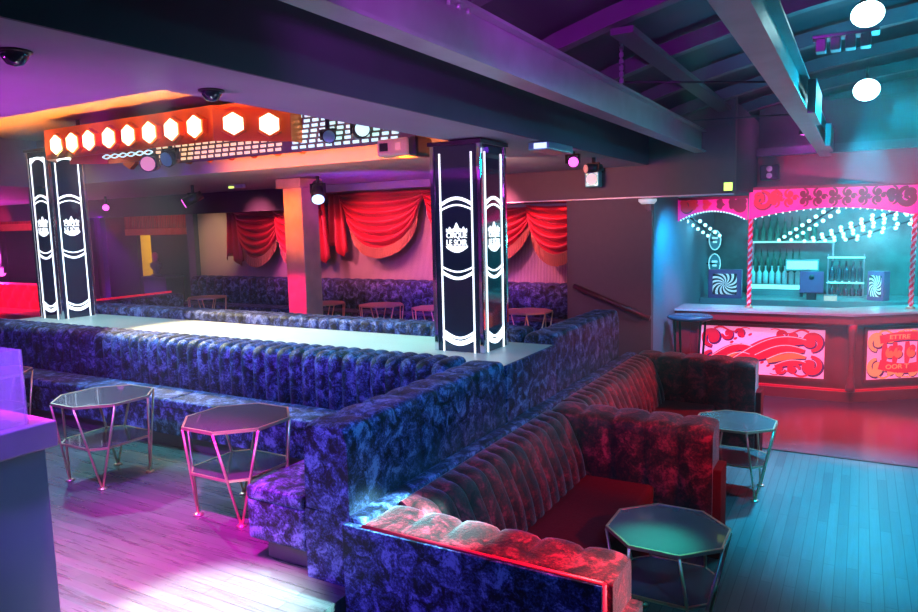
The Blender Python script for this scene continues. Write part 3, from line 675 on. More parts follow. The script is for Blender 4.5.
head('teal glowing stage light at the right end of led grid',(-3.66,4.80,2.99),(-3.2,4.4,3.0),M_LEDGRID,3.38,0.07,0.2)
head('black stage light under the led grid beside the teal one',(-4.02,4.82,2.97),(-3.4,4.2,2.9),M_TEALMETAL,3.38,0.06,0.2)
head('stage light glowing orange below the middle of the lamp rig',(-6.10,4.62,2.86),(-5.2,3.4,2.75),M_PAPER,3.24,0.08,0.2)
head('round teal stage light hanging beside rope light under lamp rig',(-5.80,4.62,2.90),(-5.75,4.0,2.7),M_TEALMETAL,3.24,0.08,0.12)
t=thing('floodlight','square floodlight with round glowing lens fixed on brown bulkhead','floodlight',(-2.69,7.9,2.68))
link('bracket',B(-0.10,0.10,0.02,0.08,0.06,0.16,bev=0.01),M_BLACK,t); link('housing',B(-0.085,0.085,-0.08,0.04,-0.10,0.08,bev=0.015),M_TEALMETAL,t)
link('lens',T((0,-0.082,-0.01),(0,-0.092,-0.01),0.062,20),M_WHITE,t)
t=thing('ceiling_strip_light','cyan lit fixture behind top of the near pillar','light',(-2.13,5.0,2.76)); link('body',B(-0.05,0.12,-0.1,0.4,-0.03,0.03,bev=0.01),M_TEALMETAL,t); link('lens',B(0.0,0.1,-0.105,-0.1,-0.02,0.02),M_LEDGRID,t)
head('small black stage light with violet lens on soffit end beyond pillar',(-2.2,5.9,2.72),(-1.6,4.6,2.4),M_PINKLAMP,2.8,0.05,0.12)
head('small black stage light with amber glow beyond the near pillar',(-2.25,6.6,2.70),(-3.2,5.6,2.6),M_PAPER,2.8,0.045,0.16)
for k,(x,y,lb) in enumerate(((-2.44,1.36,'dark dome camera on the soffit at top left corner'),(-2.46,2.19,'dark dome camera on the soffit above the row of hexagonal lamps'))):
    t=thing('dome_camera',lb,'camera',(x,y,2.8)); link('dome',lathe(bmesh.new(),[(0,-0.05),(0.025,-0.043),(0.042,-0.02),(0.045,0.0),(0,0)],n=20),M_GLASS,t); link('base_ring',lathe(bmesh.new(),[(0.045,-0.008),(0.055,-0.006),(0.055,0),(0.045,0)],n=20),M_BLACK,t)
# rope light
bm=bmesh.new(); prev=None
for ph in (0,PI):
    prev=None
    for i in range(50):
        s_=i/49; p=(-6.50+0.75*s_,4.38,2.935+0.018*math.sin(s_*6*PI+ph)); 
        if prev: tube(bm,prev,p,0.006,6)
        prev=p
o=link('rope_light',bm,M_LEDGRID); tag(o,'twisted pale rope light strung below the lamp rig','rope light')
# par lamps on the right ceiling
for x,y,z,lb,tl in ((-0.01,4.66,3.30,'dazzling cyan wash lamp near the top right corner',-0.5),(0.0,7.43,3.30,'dazzling round cyan wash lamp, the lower of the two at right',0.15)):
    t=thing('wash_lamp',lb,'wash lamp',(x,y,z)); 
    link('housing',lathe(bmesh.new(),[(0,0.14),(0.06,0.14),(0.11,0.03),(0.12,0.0),(0.115,0.0),(0,0.02)],n=24),M_BLACK,t)
    link('lamp_face',lathe(bmesh.new(),[(0,-0.03),(0.07,-0.022),(0.115,0.0),(0,0.01)],n=24),M_CYANLAMP,t)
    link('mount_rod',T((0,0,0.14),(0,0,arch(x)+0.14-z),0.015),M_BLACK,t); t.rotation_euler=(-0.75,0.0,0) if tl<0 else (-0.95,0,0); t.scale=(0.72,0.72,0.72) if tl<0 else (0.92,0.92,0.92)
t=thing('control_unit','ceiling control unit with row of pale blocks between the two cyan lamps','fixture',(-0.1,5.35,3.36))
link('tray',B(-0.22,0.16,-0.07,0.07,-0.02,0,bev=0.004),M_STEEL,t)
for k in range(4): link('block',B(-0.2+0.085*k,-0.14+0.085*k,-0.05,0.05,-0.10,-0.02,bev=0.006),M_STEEL,t)
t=thing('ceiling_spot','small pink spotlight above the girder end over the bar','spotlight',(-0.62,9.4,3.15)); link('housing',lathe(bmesh.new(),[(0,0.09),(0.05,0.09),(0.06,0),(0,0)],n=16),M_BLACK,t); link('lens',lathe(bmesh.new(),[(0,-0.01),(0.045,0),(0,0.002)],n=16),M_PINKLAMP,t); link('mount_rod',T((0,0,0.09),(0,0,0.4),0.012),M_BLACK,t)
point('light_pink_header',(-0.62,9.5,3.2),(1.0,0.05,0.8),9,0.04)
# smoke detector, exit sign, wall speaker
t=thing('emergency_light','white oval emergency light at top of the blue wall corner','light',(-2.08,7.93,2.40)); link('cover',lathe(bmesh.new(),[(0,-0.03),(0.07,-0.03),(0.10,0.0),(0.10,0.025),(0,0.03)],n=20),M_WHITE,t); link('bracket',B(-0.01,0.04,-0.03,0.04,-0.11,-0.03),M_BLACK,t)
t=thing('exit_sign','small glowing green and yellow exit sign left of bar canopy','sign',(-1.235,7.955,2.525)); link('case',B(-0.05,0.05,-0.02,0.02,-0.06,0.05,bev=0.006),M_BLACK,t); link('lit_face',B(-0.04,0.045,-0.026,-0.02,-0.045,0.04),M_GREEN,t)
t=thing('wall_speaker','black speaker on the red wall above the bar canopy','speaker',(-1.02,9.75,2.74)); link('cabinet',B(-0.11,0.11,-0.08,0.09,-0.09,0.10,bev=0.015),M_BLACK,t)
for z_ in (-0.035,0.05): link('driver',lathe(bmesh.new(),[(0,0),(0.03,0.004),(0.035,0)],n=16),M_STEEL,t,loc=(0,-0.081,z_)).rotation_euler=(PI/2,0,0)
t=thing('ceiling_sensor','small green lit sensor on the ceiling left of column','sensor',(-7.4,6.9,2.76)); link('body',B(-0.10,0.16,-0.03,0.03,-0.01,0.04,bev=0.008),M_SOFFIT,t); link('indicator',B(-0.10,0.0,-0.034,-0.03,-0.004,0.02),M_GREEN,t)
# ------------------------------------------------------------------ handrail
t=thing('handrail','dark handrail sloping down along the brown panel wall','handrail',(-2.5,7.95,1.25)); off=(2.5,-7.95,-1.25)
link('rail',T((-2.95,7.92,1.43),(-2.04,7.92,1.08),0.032,12),M_RAIL,t,loc=off)
for x,z in ((-2.85,1.39),(-2.15,1.12)): link('bracket',T((x,7.92,z-0.02),(x,8.0,z-0.06),0.012,8),M_RAIL,t,loc=off)
# ------------------------------------------------------------------ column
t=thing('column','square column glowing orange and pink in front of the curtains','column',(-6.02,6.65,U)); off=(6.02,-6.65,-U)
link('shaft',B(-6.17,-5.87,6.5,6.8,U,2.70,bev=0.01),M_BRICK,t,loc=off); link('capital',B(-6.23,-5.83,6.44,6.85,2.68,2.795,bev=0.015),M_BRICK,t,loc=off); link('base',B(-6.2,-5.84,6.47,6.83,U,U+0.15,bev=0.01),M_BRICK,t,loc=off)
# ------------------------------------------------------------------ swag curtains
def swag(label,x0,x1,ztop,drop,y=8.8,skew=0.0,folds=6,tail=None):
    t=thing('swag_curtain',label,'curtain',((x0+x1)/2,y,ztop)); bm=bmesh.new(); NU,NV=40,48; g=[]
    def P_(u,v):
        sh=(4*u*(1-u))**0.75
        # each horizontal fold is a catenary
        zz=-drop*v*(0.16+0.84*sh*(1+skew*(u-0.5)))
        yy=-0.17*(0.3+0.7*sh)*abs(math.sin(PI*(v*folds+0.3*math.sin(PI*u))))-0.04*sh*v
        xx=(x0-x1)/2+(x1-x0)*u+ (0.5-u)*0.22*v*(x1-x0)*(1-sh)*1.2
        return Vector((xx,yy,zz))
    for j in range(NV+1): g.append([bm.verts.new(P_(i/NU,j/NV)) for i in range(NU+1)])
    for j in range(NV):
        for i in range(NU): f=bm.faces.new((g[j][i],g[j][i+1],g[j+1][i+1],g[j+1][i])); f.smooth=True
    o=link('drape',bm,M_CURTAIN,t,True)
    sd=o.modifiers.new('s','SOLIDIFY'); sd.thickness=0.008
    bm=bmesh.new(); fr=[]
    for i in range(NU*3+1):
        u=i/(NU*3); p=P_(u,1.0); q=p+Vector((0,-0.01+0.008*math.sin(i*2.1),-0.15)); fr.append((bm.verts.new(p+Vector((0,-0.012,0.01))),bm.verts.new(q)))
    for a,b in zip(fr,fr[1:]): bm.faces.new((a[0],b[0],b[1],a[1]))
    o=link('fringe',bm,M_FRINGE,t); sd=o.modifiers.new('s','SOLIDIFY'); sd.thickness=0.008
    if tail:
        for sx in tail:
            bm=bmesh.new(); g=[]
            for j in range(13):
                v=j/12; row=[]
                for i in range(25):
                    u=i/24; xx=sx*((x1-x0)/2)+(u-0.5)*(0.26+0.16*v); row.append(bm.verts.new((xx,-0.05-0.05*math.sin(u*5*PI),-drop*1.05*v+(0.10*math.sin(PI*u*2) if j==12 else 0))))
                g.append(row)
            for j in range(12):
                for i in range(24): f=bm.faces.new((g[j][i],g[j][i+1],g[j+1][i+1],g[j+1][i])); f.smooth=True
            o=link('tail',bm,M_CURTAIN,t,True); sd=o.modifiers.new('s','SOLIDIFY'); sd.thickness=0.008
    return t
swag('red velvet swag with gold fringe, leftmost on the pale pleated wall',-9.55,-8.35,2.50,0.80,y=8.86,tail=(-1,))
swag('red velvet swag with gold fringe showing on both sides of orange column',-8.45,-7.45,2.58,0.82,y=8.66,tail=(1,))
swag('largest red velvet swag with gold fringe, left of near square pillar',-7.25,-5.50,2.72,0.86,y=8.86,tail=(-1,))
swag('red velvet swag hanging partly behind the near square pillar',-5.55,-4.30,2.70,0.72,y=8.66)
swag('red velvet swag with pink fringe just right of near square pillar',-4.9,-3.75,2.50,0.70,y=8.86,skew=-0.4)
swag('red velvet swag cut off by the brown panel wall',-3.95,-2.95,2.50,0.72,y=8.66,skew=0.3)
for xa,xb,z,lb in ((-10.5,-7.45,2.56,'thin rail holding the left pair of red swags'),(-7.40,-4.95,2.70,'thin rail holding the largest red swag'),(-4.92,-3.02,2.51,'thin rail holding the red swags right of near square pillar')):
    o=link('curtain_rail',B(xa,xb,8.875,9.049,z-0.02,z+0.02),M_RAIL); tag(o,lb,'rail')
# far bench under the curtains
t=bench_x('padded_bench','dark blue velvet bench along the pleated wall under the red swags',-10.7,-3.12,8.72,9.03,None,1.37,1,36,seat_d=0.4)
# ------------------------------------------------------------------ far left corner
def bench_y_low():
    t=thing('low_padded_bench','low blue velvet bench back with pink top edge beyond catwalk at left','bench',(-9.75,7.2,U)); off=(9.75,-7.2,-U)
    pr=rprof([(-9.9,U+0.001,0,0),(-9.9,1.18,0.05,0.01),(-9.6,1.18,0.05,0.01),(-9.6,U+0.001,0,0)])
    link('backrest',sweep(bmesh.new(),pr,'y',5.95,7.7,10,8),V_BLUE,t,True,loc=off)
    link('top_edge',T((-9.9,5.95,1.20),(-9.9,7.7,1.20),0.015),M_ARTRED,t,loc=off)
bench_y_low()
t=thing('tufted_sofa','bright pink red tufted sofa at the far left edge','sofa',(-13.6,6.9,U)); off=(13.6,-6.9,-U)
bm=bmesh.new(); g=[]
NX,NZ=120,24
for j in range(NZ+1):
    row=[]
    for i in range(NX+1):
        x=-17.0+6.0*i/NX; z=U+0.35+(1.34-U-0.35)*j/NZ; a=(x*6.0); b=z*6.0
        row.append(bm.verts.new((x,6.72-0.05*abs(math.sin(a*PI/2+b*PI/2)*math.sin(a*PI/2-b*PI/2))**0.5,z)))
    g.append(row)
for j in range(NZ):
    for i in range(NX): f=bm.faces.new((g[j][i],g[j][i+1],g[j+1][i+1],g[j+1][i])); f.smooth=True
link('tufting',bm,M_TUFT,t,True,loc=off)
link('backrest',B(-17.0,-11.0,6.73,7.0,U+0.001,1.345,bev=0.02),M_TUFT,t,loc=off); link('seat',B(-17.0,-11.0,6.15,6.72,U+0.25,U+0.42,bev=0.03),M_TUFT,t,loc=off); link('seat_base',B(-17.0,-11.0,6.2,6.72,U+0.001,U+0.25),M_PLINTH,t,loc=off)
def valance(label,x0,x1,y,zt,zb,gold=True):
    t=thing('pelmet_curtain',label,'curtain',((x0+x1)/2,y,zb)); w_=(x1-x0)
    bm=bmesh.new(); N=int(w_*24)
    A=[];Bv=[];Cc=[]
    for i in range(N+1):
        x=-w_/2+w_*i/N; yy=0.03*math.sin(i*1.3); A.append(bm.verts.new((x,yy,zt-zb))); Bv.append(bm.verts.new((x,yy,0)))
    for i in range(N): f=bm.faces.new((A[i],A[i+1],Bv[i+1],Bv[i])); f.smooth=True
    o=link('cloth',bm,M_VALANCE,t,True); o.modifiers.new('s','SOLIDIFY').thickness=0.01
    bm=bmesh.new(); prev=None
    for i in range(N+1):
        x=-w_/2+w_*i/N; yy=0.03*math.sin(i*1.3)-0.015; c=(bm.verts.new((x,yy,0.03)),bm.verts.new((x,yy,-0.13)))
        if prev: bm.faces.new((prev[0],c[0],c[1],prev[1]))
        prev=c
    o=link('fringe',bm,M_FRINGE,t); o.modifiers.new('s','SOLIDIFY').thickness=0.008
    return t
valance('red pelmet curtain with fringe, far left beside the far pillar',-19.5,-16.0,9.2,3.0,2.42)
valance('dark red pelmet curtain with gold fringe above the yellow doorway',-16.3,-13.5,11.44,2.80,2.24)
bm=bmesh.new()
for x,lb in ((-14.75,'dark post left of the yellow doorway beyond the catwalk'),(-14.35,'dark post beside another one left of yellow doorway, right of the two')):
    o=link('dark_post',B(x-0.06,x+0.06,9.44,9.56,U,2.8),M_BEAMSIDE); tag(o,lb,'post')
bm.free()
t=thing('waiter_station','dark low cabinet in front of the yellow doorway','cabinet',(-14.3,10.9,U)); link('body',B(-0.35,0.45,-0.25,0.25,0,0.60,bev=0.01),M_DARKWALL,t); link('cabinet_top',B(-0.38,0.48,-0.28,0.28,0.60,0.64),M_BEAMSIDE,t)
o=link('bust_statue',lathe(bmesh.new(),[(0,0),(0.11,0),(0.11,0.03),(0.05,0.06),(0.06,0.12),(0.13,0.22),(0.12,0.30),(0.05,0.34),(0.05,0.37),(0.075,0.43),(0.07,0.50),(0.03,0.55),(0,0.56)],n=20),M_SOFFIT,loc=(-14.5,10.9,U+0.641),smooth=True); tag(o,'small pale bust standing on the dark cabinet by the doorway','statue')
# ------------------------------------------------------------------ foreground console
t=thing('console_counter','blue purple painted console counter at the lower left foreground','counter',(-3.4,0.8,U)); off=(3.4,-0.8,-U)
link('cabinet',B(-4.6,-2.66,-0.2,1.46,U,1.40,bev=0.004),M_PURPLEBOX,t,loc=off); link('worktop',B(-4.62,-2.62,-0.22,1.49,1.40,1.50,bev=0.006),mat('console_top',(0.42,0.30,0.42),0.35,var=0.15,bscale=9),t,loc=off)
t=thing('acrylic_screen','clear acrylic screen standing on the console counter','screen',(-3.1,1.2,1.502)) 
link('side_pane',B(-0.5,0.44,0.20,0.206,0,0.28),M_ACRYL,t); link('end_pane',B(0.434,0.44,-0.6,0.2,0,0.28),M_ACRYL,t); link('corner_post',T((0.437,0.203,0),(0.437,0.203,0.28),0.007),M_ACRYL,t)
o=link('red_candle',lathe(bmesh.new(),[(0,0),(0.03,0),(0.04,0.06),(0.035,0.09),(0,0.09)],n=16),M_ARTRED,loc=(-6.05,2.95,U+0.577)); tag(o,'red glass candle on the table behind the console','candle')
# ------------------------------------------------------------------ THE BAR
K=(-0.06,9.30)     # corner of the bar front
S2=Vector((0.80,0.60,0)).normalized()
bar=thing('bar_counter','red lit bar counter with painted fairground panels','bar',(-0.06,9.6,0)); off=Vector((0.06,-9.6,0))
def bl(n,b,m,s=False,p=None): return link(n,b,m,p or bar,s,loc=off if p is None else None)
def depth(pts,d): return pts
end=Vector((K[0],K[1],0))+S2*2.6
n2=Vector((S2.y,-S2.x,0)) # outward
inner=[(end.x-n2.x*0.5,end.y-n2.y*0.5),(K[0]-0.16,K[1]+0.5),(-2.04,K[1]+0.42)]
body=[(-2.04,9.30-0.06),(K[0],K[1]),(end.x,end.y)]+inner
bl('carcass',prism(bmesh.new(),body,0.12,0.95),M_BARWOOD)
def outp(pts,o): 
    return [(-2.04,9.24-o),(K[0]+o*0.3,K[1]-o),(end.x+n2.x*o,end.y+n2.y*o)]+inner
bl('base_moulding',prism(bmesh.new(),outp(body,0.05),0.003,0.12),M_BARWOOD)
bl('base_bead',prism(bmesh.new(),outp(body,0.03),0.12,0.145),M_FASCRED)
bl('counter_edge',prism(bmesh.new(),outp(body,0.10),0.93,1.03),M_BARWOOD)
bl('countertop',prism(bmesh.new(),outp(body,0.12),1.03,1.055),M_TEALTOP)
d1v=Vector((K[0]+2.04,0.06,0)).normalized(); F1=Frame((-2.04,9.24,0),d1v,(d1v.y,-d1v.x,0)); F2=Frame((K[0],K[1],0),S2,n2)
def rect(u0,u1,v0,v1): return [(u0,v0),(u1,v0),(u1,v1),(u0,v1)]
def panel(F,u0,u1,v0,v1,art):
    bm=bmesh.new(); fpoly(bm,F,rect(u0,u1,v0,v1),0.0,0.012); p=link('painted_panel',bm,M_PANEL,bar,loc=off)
    bm=bmesh.new(); w_=0.035
    for r in (rect(u0-w_,u1+w_,v1,v1+w_),rect(u0-w_,u1+w_,v0-w_,v0),rect(u0-w_,u0,v0,v1),rect(u1,u1+w_,v0,v1)): fpoly(bm,F,r,0.0,0.03)
    link('panel_frame',bm,M_BARWOOD,bar,loc=off)
    bm=bmesh.new(); art(bm,F,u0,u1,v0,v1); link('painted_scrolls',bm,[M_ARTRED,M_ARTORG,M_ARTGOLD,M_ARTNAVY,M_ARTLINE],p)
    return p
class Off:
    def __init__(s,F,d): s.F=F; s.d=d
    def __call__(s,u,v,d=0): return s.F(u,v,d+s.d)
def corner_scrolls(bm,G,u0,u1,v0,v1,cols,s=0.11):
    for sx,cx in ((1,u0+s*0.95),(-1,u1-s*0.95)):
        for sy,cy in ((1,v0+s*1.0),(-1,v1-s*1.0)):
            c=cols[0] if sx>0 else cols[1]
            scroll(bm,G,cx,cy,s*0.74,PI/2*(1 if sy>0 else -1),1.35,sx*sy,0.060,c,3)
            scroll(bm,G,cx+sx*s*1.25,cy-sy*s*0.35,s*0.45,PI if sx>0 else 0,1.1,-sx*sy,0.040,c,3)
            scroll(bm,G,cx+sx*s*2.2,cy-sy*s*0.45,s*0.36,PI if sx>0 else 0,1.1,sx*sy,0.036,c,3)
            p=[(cx+sx*s*(0.2+2.8*t),cy-sy*s*(0.75+0.18*math.sin(t*9))) for t in [i/16 for i in range(17)]]
            ribbon(bm,G,p,[0.022*(1.2-0.8*i/16) for i in range(17)],0,0.004,c)
def art1(bm,F,u0,u1,v0,v1):
    G=Off(F,0.012); corner_scrolls(bm,G,u0,u1,v0,v1,(0,0),0.15)
    W=u1-u0;H=v1-v0
    def sw(a,b,c,d,lift,w0,mi,dd):
        p=[];ws=[]
        for i in range(25):
            t=i/24; x=a+(c-a)*t; y=b+(d-b)*math.sin(t*PI/2)**1.2+lift*math.sin(PI*t); p.append((u0+x*W,v0+y*H)); ws.append(w0*(0.25+0.9*math.sin(PI*min(1,0.15+t*0.8)))) 
        ribbon(bm,G,[(x+0.008,y-0.014) for x,y in p],[q*1.25 for q in ws],0,dd*0.5,3)
        ribbon(bm,G,p,ws,0,dd,mi)
        ribbon(bm,G,[(x,y+q*0.42) for (x,y),q in zip(p,ws)],[0.007]*25,0,dd*1.3,4)
    sw(0.26,0.22,0.86,0.74,0.06,0.15,0,0.006)
    sw(0.46,0.36,0.85,0.55,0.06,0.11,0,0.005)
    sw(0.56,0.30,0.86,0.42,0.05,0.085,1,0.005)
    sw(0.62,0.20,0.86,0.30,0.03,0.06,0,0.005)
    sw(0.10,0.30,0.44,0.56,0.05,0.09,0,0.005)
    sw(0.14,0.16,0.42,0.40,0.04,0.07,1,0.005)
    for a,b in ((0.30,0.74),(0.36,0.79),(0.42,0.84),(0.27,0.66),(0.52,0.26),(0.57,0.20),(0.62,0.14),(0.34,0.62)):
        r=0.018; fpoly(bm,G,[(u0+a*W+r*1.3*math.cos(k*PI/5),v0+b*H+r*math.sin(k*PI/5+0.5)) for k in range(10)],0,0.004,0)
def art2(bm,F,u0,u1,v0,v1):
    G=Off(F,0.012); corner_scrolls(bm,G,u0,u1,v0,v1,(2,2),0.14); W=u1-u0;H=v1-v0; cu=(u0+u1)/2
    def rib(y,sag,w0,x0,x1):
        p=[(u0+(x0+(x1-x0)*t)*W, v0+(y+sag*math.sin(PI*t))*H) for t in [i/24 for i in range(25)]]
        ribbon(bm,G,[(x+0.008,y-0.012) for x,y in p],[w0*1.15]*25,0,0.003,3); ribbon(bm,G,p,[w0]*25,0,0.006,0)
    rib(0.80,0.06,0.10,0.16,0.84); rib(0.30,-0.10,0.115,0.16,0.84)
    for a in (0.30,0.40,0.56,0.70):
        scroll(bm,G,u0+a*W,v0+0.52*H,0.06,PI/2,1.0,1,0.04,1,3); scroll(bm,G,u0+a*W,v0+0.60*H,0.04,-PI/2,1.0,1,0.03,0,None)
    for a in (0.22,0.35,0.50,0.65,0.78):
        p=[(u0+a*W,v0+0.74*H),(u0+a*W+0.012,v0+0.5*H),(u0+a*W,v0+0.3*H)]; ribbon(bm,G,p,[0.05,0.09,0.05],0,0.003,0)
P1=panel(F1,0.30,1.72,0.255,0.845,art1)
P2=panel(F2,0.20,1.25,0.255,0.845,art2)
text_mesh('OOR T',Off(F2,0.02),0.60,0.40,0.30,0.055,M_ARTGOLD,P2)
text_mesh('ETTRE',Off(F2,0.02),0.62,0.755,0.26,0.05,M_ARTGOLD,P2)
bl('corner_post',lathe(bmesh.new(),[(0,0.14),(0.05,0.14),(0.05,0.2),(0.035,0.22),(0.045,0.28),(0.03,0.32),(0.028,0.70),(0.045,0.76),(0.035,0.80),(0.05,0.83),(0.05,0.93),(0,0.93)],K[0]+0.02,K[1]-0.05,0,16),M_BARWOOD)
for FF,ua,ub in ((F1,0.05,0.18),(F1,1.80,1.92),(F2,0.06,0.13)):
    bm=bmesh.new(); fpoly(bm,FF,rect(ua,ub,0.2,0.88),0,0.015); bl('pilaster',bm,M_BARWOOD)
# barber poles
def pole(label,x,y,z0,z1):
    t=thing('twisted_pole',label,'pole',(x,y,z0)); h=z1-z0; n=20; N=int(h*90); bm=bmesh.new(); prev=None
    for j in range(N+1):
        z=h*j/N; row=[]
        for i in range(n):
            a=2*PI*i/n; r=0.026+0.006*math.cos(2*(a-z*38)); row.append(bm.verts.new((r*math.cos(a),r*math.sin(a),z)))
        if prev:
            for i in range(n):
                f=bm.faces.new((prev[i],prev[(i+1)%n],row[(i+1)%n],row[i])); f.smooth=True
                ph=((2*PI*(i+0.5)/n-z*38)%PI)/PI; f.material_index=0 if ph<0.30 or ph>0.72 else 1
        prev=row
    link('shaft',bm,[M_POLER,M_POLEW],t); link('foot',lathe(bmesh.new(),[(0,0),(0.05,0),(0.05,0.015),(0.03,0.03),(0,0.03)],n=16),M_GOLD,t)
pole('red and white twisted pole standing on the bar, left one',-1.20,9.50,1.056,2.17)
pole('red and white twisted pole standing on the bar at the right edge',0.555,9.95,1.056,2.19)
# canopy fascias
def fascia(label,p0,p1,zt,zb_ends,zb_mid,nsc):
    a=Vector((*p0,0));b=Vector((*p1,0));W=(b-a).length;d=(b-a).normalized();F=Frame(a,d,(d.y,-d.x,0))
    t=thing('bar_canopy',label,'canopy'); N=24
    low=[(W*i/N,zb_ends+(zb_mid-zb_ends)*math.sin(PI*i/N)**0.8) for i in range(N+1)]
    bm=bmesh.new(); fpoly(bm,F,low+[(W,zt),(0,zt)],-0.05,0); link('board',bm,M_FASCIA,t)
    bm=bmesh.new(); ribbon(bm,F,[(0,zt),(W,zt)],[0.035]*2,-0.06,0.02); link('top_moulding',bm,M_FASCART,t)
    bm=bmesh.new(); G=Off(F,0.001); zc=(zt+zb_mid)/2; hh=(zt-zb_mid)
    for k,(cx,sx) in enumerate(((hh*0.42,1),(W-hh*0.42,-1))):
        scroll(bm,G,cx+sx*0.03,zc-0.02,hh*0.46,PI/2,1.3,-sx,0.045,1 if k==0 else 0,0)
        scroll(bm,G,cx-sx*0.01,zc+0.02,hh*0.30,-PI/2,1.0,sx,0.03,1 if k==0 else 0,0)
        scroll(bm,G,cx+sx*hh*0.75,zc+0.03,hh*0.26,0,1.2,sx,0.032,1 if k==0 else 0,0)
    for k in range(nsc):
        cx=hh*1.15+(W-2.3*hh)*k/(nsc-1)
        for s_ in (1,-1): scroll(bm,G,cx,zc+s_*hh*0.21,hh*0.21,PI/2*s_,1.3,s_*(1 if k%2 else -1),0.030,0 if k>1 else 1,None)
        scroll(bm,G,cx+hh*0.28,zc,hh*0.13,0,1.1,1 if k%2 else -1,0.024,0 if k>1 else 1,None)
    link('painted_scrolls',bm,[M_FASCART,M_FASCRED],t)
    for i in range(1,N,1):
        u,v=low[i]; bm=bmesh.new(); sphere(bm,F(u,v-0.010,-0.025),0.009,6); link('bulb',bm,M_BULB,t)
    return t
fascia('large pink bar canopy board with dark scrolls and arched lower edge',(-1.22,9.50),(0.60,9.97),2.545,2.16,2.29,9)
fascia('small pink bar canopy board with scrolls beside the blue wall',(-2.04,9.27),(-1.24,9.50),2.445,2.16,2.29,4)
# bulb strings
def lightbar(label,a,b,n,rows=(0.085,)):
    a=Vector(a);b=Vector(b); t=thing('bulb_bar',label,'light bar',a,group='bulb bars under bar canopy') if False else thing('bulb_bar',label,'light bar',a)
    d=b-a; link('bar',T((0,0,0),d,0.012),M_BLACK,t); side=d.cross(Vector((0,0,1))).normalized()
    for k in range(n):
        p=d*(k+0.5)/n
        for s_ in [q*r_ for q in (1,-1) for r_ in rows]:
            bm=bmesh.new(); sphere(bm,p+side*s_+Vector((0,0,-0.015)),0.024,8); link('bulb',bm,M_BULB,t)
lightbar('long bar of cyan bulbs, leftmost of those rising to the big canopy',(-0.28,9.62,2.28),(-0.99,11.3,1.84),8)
lightbar('bar of cyan bulbs in the middle under the big canopy',(0.36,10.08,2.22),(-0.56,11.3,1.83),8,(0.085,0.23))
lightbar('bar of cyan bulbs ending at the right twisted pole',(0.68,10.1,2.16),(-0.18,11.3,1.84),6)
lightbar('short bar of cyan bulbs beside blue wall under small canopy',(-1.98,9.75,2.20),(-1.9,11.2,1.92),5)
point('light_bulbs_right',(0.25,10.6,1.9),(0.1,0.8,1.0),22,0.1)
point('light_bulbs_left',(-1.75,10.0,2.15),(0.1,0.7,1.0),10,0.08)
# back counter
bc=thing('back_counter','grey curved counter along the back of the bar','counter',(-0.6,11.2,0)); off2=(0.6,-11.2,0)
pts=[(-2.04,10.75)]+[(-2.04+0.28*k,10.75+0.10*math.sin(k/11*PI)*-1+0.03*k) for k in range(1,12)]+[(1.04,11.85),(-2.04,11.85)]
link('counter_slab',prism(bmesh.new(),pts,0.94,1.02),M_SHELF,bc,loc=off2)
link('cabinet',prism(bmesh.new(),[(x,y+(0.06 if y<11.8 else 0)) for x,y in pts],0.003,0.94),M_DARKWALL,bc,loc=off2)
# shelves and bottles
sh=thing('bottle_shelf','glowing stepped bottle shelf behind the left half of bar','shelf',(-1.08,11.5,1.02)); 
link('lower_step',B(-0.36,0.36,-0.10,0.10,0,0.17),M_SHELF,sh); link('step_light',B(-0.36,0.36,-0.103,-0.10,0.10,0.165),M_LCD,sh); link('upper_step',B(-0.36,0.36,0.10,0.30,0,0.32),M_SHELF,sh); link('top_shelf',B(-0.36,0.75,0.12,0.30,0.78,0.80),M_LCD,sh)
for sx in (-0.35,0.74): link('bracket',B(sx-0.01,sx+0.01,0.16,0.28,0.32 if sx<0 else 0.0,0.78),M_STEEL,sh)
def bottle_bm(h,r,neck=0.35): 
    return lathe(bmesh.new(),[(0,0),(r,0),(r,h*0.58),(r*0.85,h*0.66),(r*0.36,h*0.74),(r*0.33,h*0.95),(r*0.42,h*0.95),(r*0.42,h),(0,h)],n=12)
def make_bottle(m,h,r,pourer):
    t=thing('bottle','','bottle'); link('glass',bottle_bm(h,r),m,t)
    if pourer: link('pourer',T((0,0,h),(0.0,-0.03,h+0.07),0.008,6,0.004),M_BLACK,t)
    else: link('cap',T((0,0,h),(0,0,h+0.02),r*0.45,8),M_BLACK,t)
    return t
pb1=make_bottle(M_BOTTLE,0.27,0.035,True); pb2=make_bottle(M_BOTTLEG,0.30,0.036,True); pb3=make_bottle(M_BOTTLED,0.28,0.038,False)
used=set()
def put(proto,x,y,z,label,group):
    o=proto if proto.name not in used else copy_tree(proto)
    used.add(proto.name); o.location=(x,y,z); o['label']=label; o['group']=group; return o
for k in range(8): put(pb1,-1.40+k*0.088,11.47,1.192,'clear glowing bottle with pourer on the lower step of the lit bottle shelf','clear bottles on the lower step')
for k in range(8): put(pb2,-1.40+k*0.088,11.68,1.341,'green bottle with pourer on the upper step of the lit bottle shelf','green bottles on the upper step')
for k in range(9): put(pb2,-0.40+k*0.1-1.0,11.72,1.821,'green bottle standing on the top glowing shelf behind the bar','green bottles on the top shelf')
s2=thing('bottle_rack','three tier rack of dark bottles behind the right half of bar','rack',(-0.17,11.5,1.02))
for z in (0.0,0.20,0.56): link('tier',B(-0.23,0.24,-0.10,0.16,z,z+0.015),M_LCD if z else M_SHELF,s2)
for sx in (-0.22,0.23): link('upright',B(sx-0.008,sx+0.008,-0.09,-0.075,0,0.62),M_STEEL,s2)
pb4=make_bottle(M_BOTTLED,0.15,0.035,False)
for k in range(5): put(pb4,-0.34+k*0.09,11.5,1.036,'short dark bottle on the bottom tier of bottle rack','short dark bottles in the rack')
for k in range(5): put(pb3,-0.34+k*0.09,11.5,1.236,'tall dark bottle on the middle tier of bottle rack','tall dark bottles in the rack')
